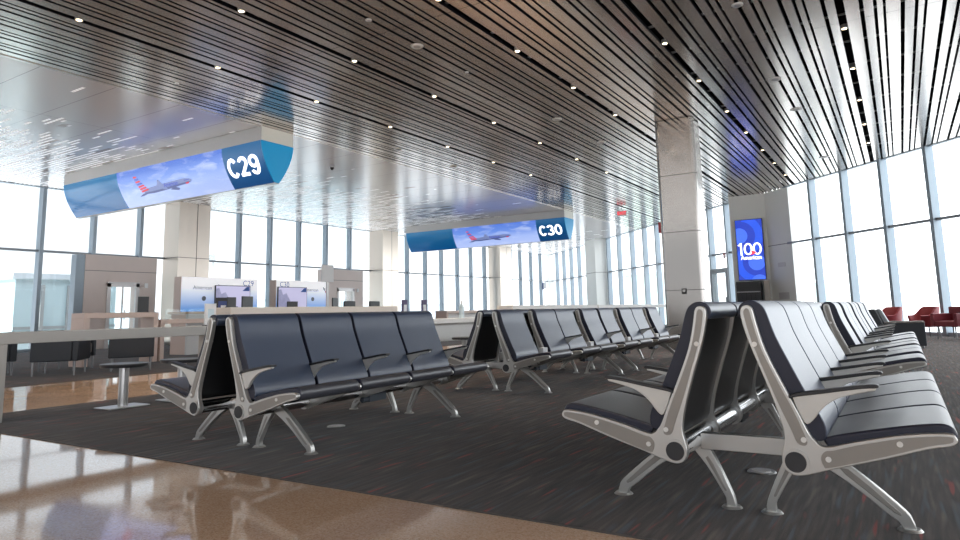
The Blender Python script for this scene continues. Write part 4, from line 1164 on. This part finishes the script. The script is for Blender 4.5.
# ------------------------------------------------------------------ dark lounge chairs on the far carpet
def lounge_chair(x, y, rz, label):
    root = empty('lounge_chair', (x, y, 0), label, 'chair', 'dark lounge chairs by the left window')
    root.rotation_euler = (0, 0, rz)
    MB().box(-0.30, 0.32, -0.26, 0.26, 0.30, 0.48).build('seat_cushion', M['taupe_top'], root, bevel=0.03, seg=3)
    MB().box(-0.38, -0.28, -0.36, 0.36, 0.24, 0.74).build('backrest', M['navy_box'], root, bevel=0.015)
    for s in (-1, 1):
        MB().box(-0.28, 0.34, s * 0.31 - 0.045, s * 0.31 + 0.045, 0.24, 0.60).build('arm_panel', M['navy_box'], root, bevel=0.015)
        for lx in (-0.32, 0.30):
            MB().cyl((lx, s * 0.31, 0.0045), (lx, s * 0.31, 0.25), 0.016, 0.02, n=10).build('leg', M['steel_leg'], root)
    MB().box(-0.28, 0.30, -0.26, 0.26, 0.24, 0.30).build('seat_frame', M['navy_box'], root)
for x, y, rz, lb in ((-13.45, 5.35, -1.9, 'dark boxy lounge chair at the left picture edge, leftmost'),
                     (-12.35, 5.98, -2.3, 'dark boxy lounge chair with taupe cushion, second from the left under the grey table'),
                     (-12.0, 7.05, 2.6, 'dark boxy lounge chair with its back turned, nearest to the first round stool'),
                     (-13.35, 6.6, 0.6, 'dark boxy lounge chair farthest back, behind the others under the grey table')):
    lounge_chair(x, y, rz, lb)
root = empty('low_table', (-13.0, 4.3, 0), 'dark low table top just above the grey waterfall table, among the lounge chairs', 'table')
MB().box(-0.4, 0.4, -0.6, 0.6, 0.70, 0.74).build('tabletop', M['stool_top'], root, bevel=0.006)
MB().cyl((0, 0, 0.02), (0, 0, 0.70), 0.05, n=16).build('post', M['post'], root)
MB().box(-0.25, 0.25, -0.4, 0.4, 0.0045, 0.02).build('base', M['post'], root)

# red tub chairs
def tub_chair(x, y, rz, m, label, square=False, grp='red chairs by the windows'):
    root = empty('tub_chair', (x, y, 0), label, 'chair', grp)
    root.rotation_euler = (0, 0, rz)
    if not square:
        b = MB(); n = 26; vs = []
        prof = lambda a: 0.66 + 0.12 * (0.5 + 0.5 * math.cos(a)) - 0.04
        outer = []
        for i in range(n + 1):
            a = -2.15 + 4.3 * i / n                     # 0 = back (-x)
            q = max(0.0, min(1.0, (1.75 - abs(a)) / 0.8)); top = 0.57 + 0.22 * q * q * (3 - 2 * q)
            for r, z in ((0.27, 0.30), (0.33, top - 0.02), (0.355, top), (0.385, top - 0.015), (0.33, 0.27)):
                vs.append((-r * math.cos(a), r * math.sin(a), z))
        fs = []
        for i in range(n):
            for k in range(5):
                k2 = (k + 1) % 5
                fs.append((5 * i + k, 5 * i + k2, 5 * i + 5 + k2, 5 * i + 5 + k))
        fs.append((0, 1, 2, 3, 4)); fs.append(tuple(5 * n + k for k in (4, 3, 2, 1, 0)))
        b.add(vs, fs); b.build('back_shell', m, root, smooth=50)
        MB().cyl((0.02, 0, 0.27), (0.02, 0, 0.43), 0.29, 0.30, n=28).build('seat_cushion', m, root, bevel=0.03, seg=3)
    else:
        MB().box(-0.30, 0.30, -0.26, 0.26, 0.30, 0.44).build('seat_cushion', m, root, bevel=0.02)
        MB().box(-0.36, -0.28, -0.34, 0.34, 0.30, 0.78).build('backrest', m, root, bevel=0.03, seg=3)
        for s in (-1, 1):
            MB().box(-0.30, 0.32, s * 0.30 - 0.04, s * 0.30 + 0.04, 0.30, 0.62).build('arm_panel', m, root, bevel=0.015)
    for lx, ly in ((0.24, 0.22), (0.24, -0.22), (-0.24, 0.22), (-0.24, -0.22)):
        MB().cyl((lx * 1.1, ly * 1.1, 0.0045), (lx, ly, 0.31), 0.013, 0.018, n=10).build('leg', M['steel_leg'], root)
    return root
tub_chair(-0.38, 21.75, PI + 0.6, M['red'], 'red tub chair farthest left at the right windows, behind the seat backs')
tub_chair(0.42, 20.75, PI + 0.45, M['red'], 'red tub chair with open round back, behind the slate box armchair')
tub_chair(1.02, 19.85, -2.3, M['red_dark'], 'maroon square armchair on thin legs at the right picture edge', True)
tub_chair(1.75, 19.3, 2.6, M['red_dark'], 'maroon square armchair cut off by the right picture edge', True)
tub_chair(-6.45, 19.2, -0.6, M['red'], 'red tub chair just left of the steel pillar foot', grp='red chairs by the pillar')
# box armchair at the end of the right line
root = empty('box_armchair', (-0.12, 16.15, 0), 'slate box armchair with pale back cushion at the end of the right seat line', 'chair')
for s in (-1, 1):
    MB().box(-0.22, 0.46, s * 0.40 - 0.07, s * 0.40 + 0.07, 0.06, 0.50).build('arm_panel', M['navy_box'], root, bevel=0.015)
    MB().box(-0.22, 0.465, s * 0.40 - 0.075, s * 0.40 + 0.075, 0.50, 0.525).build('arm_top', M['taupe_top'], root, bevel=0.008)
MB().prism_y([(-0.52, 0.06), (-0.22, 0.06), (-0.22, 0.45), (-0.33, 0.74), (-0.37, 0.78), (-0.46, 0.78), (-0.52, 0.72)], -0.47, 0.47).build('backrest', M['navy_box'], root, bevel=0.02)
MB().prism_y([(-0.215, 0.43), (-0.10, 0.43), (-0.24, 0.74), (-0.28, 0.79), (-0.345, 0.78), (-0.325, 0.74)], -0.32, 0.32).build('back_cushion', M['slate_cushion'], root, bevel=0.02)
MB().box(-0.21, 0.44, -0.32, 0.32, 0.10, 0.42).build('seat_cushion', M['navy_box'], root, bevel=0.02)
for lx in (-0.45, 0.40):
    for ly in (-0.4, 0.4):
        MB().cyl((lx, ly, 0.0045), (lx, ly, 0.062), 0.02, n=10).build('leg', M['steel_leg'], root)
# ------------------------------------------------------------------ outdoors
b = MB(); b.box(-400, 400, -200, 600, -5.2, -5.0)
structure(b.build('ground', M['ext_ground'], smooth=0))
def building(x0, x1, y0, y1, z0, z1, m, label, bands=0):
    root = empty('outdoor_building', ((x0 + x1) / 2, (y0 + y1) / 2, -5), label, 'building')
    hx, hy = (x1 - x0) / 2, (y1 - y0) / 2
    MB().box(-hx, hx, -hy, hy, 0, z1 + 5).build('wall', m, root, smooth=0)
    b = MB(); b.box(-hx - 0.15, hx + 0.15, -hy - 0.15, hy + 0.15, z1 + 5, z1 + 5.2); b.build('roof', M['ext_pale'], root, smooth=0)
    b = MB()
    for k in range(3):
        y = -hy + (k + 1) * 2 * hy / 4
        b.box(hx, hx + 0.06, y - 0.06, y + 0.06, 0.5, z1 + 4.8)
    b.box(hx, hx + 0.05, -hy, hy, z1 + 3.2, z1 + 3.3)
    b.build('facade_frame', M['ext_grey'], root, smooth=0)
    return root
building(-31, -26.5, 11.2, 14.8, -5, 2.45, M['ext_teal'], 'blue green glazed building outside the left windows, beside the first portal')
building(-60, -50, 43, 55, -5, 2.6, M['ext_teal'], 'blue green glazed building outside, over the C30 kiosk panel')
building(-26, -20, 72, 80, -5, 4.6, M['ext_green'], 'hazy green grey tower outside, left of the steel pillar')
# far terminal line
building(-150, -120, 40, 170, -5, 3.5, M['ext_pale'], 'long pale terminal building on the horizon beyond the left windows')
# passenger bridge on the right
root = empty('passenger_bridge', (4.4, 33.0, -5), 'white passenger bridge with round cab outside the right windows', 'bridge')
MB().cyl((0, 0, 3.2), (0, 0, 7.2), 1.35, n=28).build('rotunda', M['ext_white'], root)
MB().box(1.0, 14, -1.0, 1.0, 4.0, 6.8).build('corridor', M['ext_white'], root, smooth=0)
MB().cyl((0, 0, 0), (0, 0, 3.2), 0.5, n=16).build('support_column', M['ext_grey'], root)
MB().box(-1.37, -1.30, -0.5, 0.5, 4.6, 6.8).build('cab_frame', M['ext_grey'], root, smooth=0)
root = empty('light_mast', (-44.0, 31.9, -5), 'thin light mast outside, right of the first wall column', 'lamp post')
MB().cyl((0, 0, 0), (0, 0, 11.2), 0.12, 0.07, n=10).build('pole', M['ext_grey'], root)
MB().box(-0.5, 0.1, -0.5, 0.1, 10.2, 10.7).build('lamp_head', M['ext_grey'], root, smooth=0)
root = empty('apron_fence', (0.5, 52, -5), 'thin pale railing outside the right windows', 'railing')
MB().box(-9, 6, -0.05, 0.05, 6.35, 6.5).build('rail', M['ext_pale'], root, smooth=0)
for i in range(8):
    MB().box(-9 + i * 2.1, -8.9 + i * 2.1, -0.05, 0.05, 0, 6.35).build('rail_post', M['ext_pale'], root, smooth=0)
root = empty('service_truck', (-3.9, 46, -5), 'small dark green service truck top outside the right windows', 'truck')
MB().box(-0.5, 0.5, -1.4, 0.3, 4.9, 7.2).build('body', M['ext_green'], root, bevel=0.08)
MB().box(-0.45, 0.45, -1.0, 0.8, 0.9, 4.9).build('lift_frame', M['ext_grey'], root)
MB().box(-0.9, 0.9, -2.2, 1.8, 0.5, 0.95).build('chassis', M['ext_grey'], root)
for sx in (-0.8, 0.8):
    for sy in (-1.5, 1.2):
        MB().cyl((sx - 0.12, sy, 0.45), (sx + 0.12, sy, 0.45), 0.45, n=18).build('wheel', M['black'], root)

# ------------------------------------------------------------------ sky and light
w = bpy.data.worlds.new('sky'); scene.world = w; w.use_nodes = True
N = w.node_tree.nodes; L = w.node_tree.links
bg = N['Background']
tc = N.new('ShaderNodeTexCoord'); sx = N.new('ShaderNodeSeparateXYZ'); L.new(tc.outputs['Generated'], sx.inputs['Vector'])
vr = ramp(N, [(0.0, (0.98, 0.98, 1.0)), (0.12, (0.90, 0.95, 1.0)), (0.5, (0.74, 0.86, 1.0)), (1.0, (0.62, 0.78, 1.0))]); L.new(sx.outputs['Z'], vr.inputs['Fac'])
dot = N.new('ShaderNodeVectorMath'); dot.operation = 'DOT_PRODUCT'; dot.inputs[1].default_value = (0.75, 0.62, 0.25); L.new(tc.outputs['Generated'], dot.inputs[0])
br = N.new('ShaderNodeMapRange'); br.inputs['From Min'].default_value = -0.6; br.inputs['From Max'].default_value = 0.9; br.inputs['To Min'].default_value = 0.56; br.inputs['To Max'].default_value = 2.5
L.new(dot.outputs['Value'], br.inputs['Value'])
mw = N.new('ShaderNodeMix'); mw.data_type = 'RGBA'; mw.inputs[7].default_value = (0.98, 0.985, 1.0, 1)
wf = N.new('ShaderNodeMapRange'); wf.inputs['From Min'].default_value = -0.1; wf.inputs['From Max'].default_value = 0.7; wf.inputs['To Max'].default_value = 0.9; L.new(dot.outputs['Value'], wf.inputs['Value'])
L.new(wf.outputs['Result'], mw.inputs[0]); L.new(vr.outputs['Color'], mw.inputs[6])
L.new(mw.outputs[2], bg.inputs['Color']); L.new(br.outputs['Result'], bg.inputs['Strength'])
sd = bpy.data.lights.new('sun', 'SUN'); sd.energy = 4.5; sd.angle = math.radians(4); sd.color = (1.0, 0.94, 0.85)
so = bpy.data.objects.new('sun', sd); COL.objects.link(so); so.rotation_euler = (math.radians(47), 0, 0)
scene.cycles.max_bounces = 8
scene.cycles.diffuse_bounces = 4
scene.cycles.glossy_bounces = 4
scene.cycles.transparent_max_bounces = 12
scene.cycles.caustics_reflective = False
scene.cycles.caustics_refractive = False
scene.cycles.sample_clamp_indirect = 6
scene.cycles.use_denoising = True
scene.view_settings.view_transform = 'Standard'
scene.view_settings.look = 'None'
scene.view_settings.exposure = 0.80
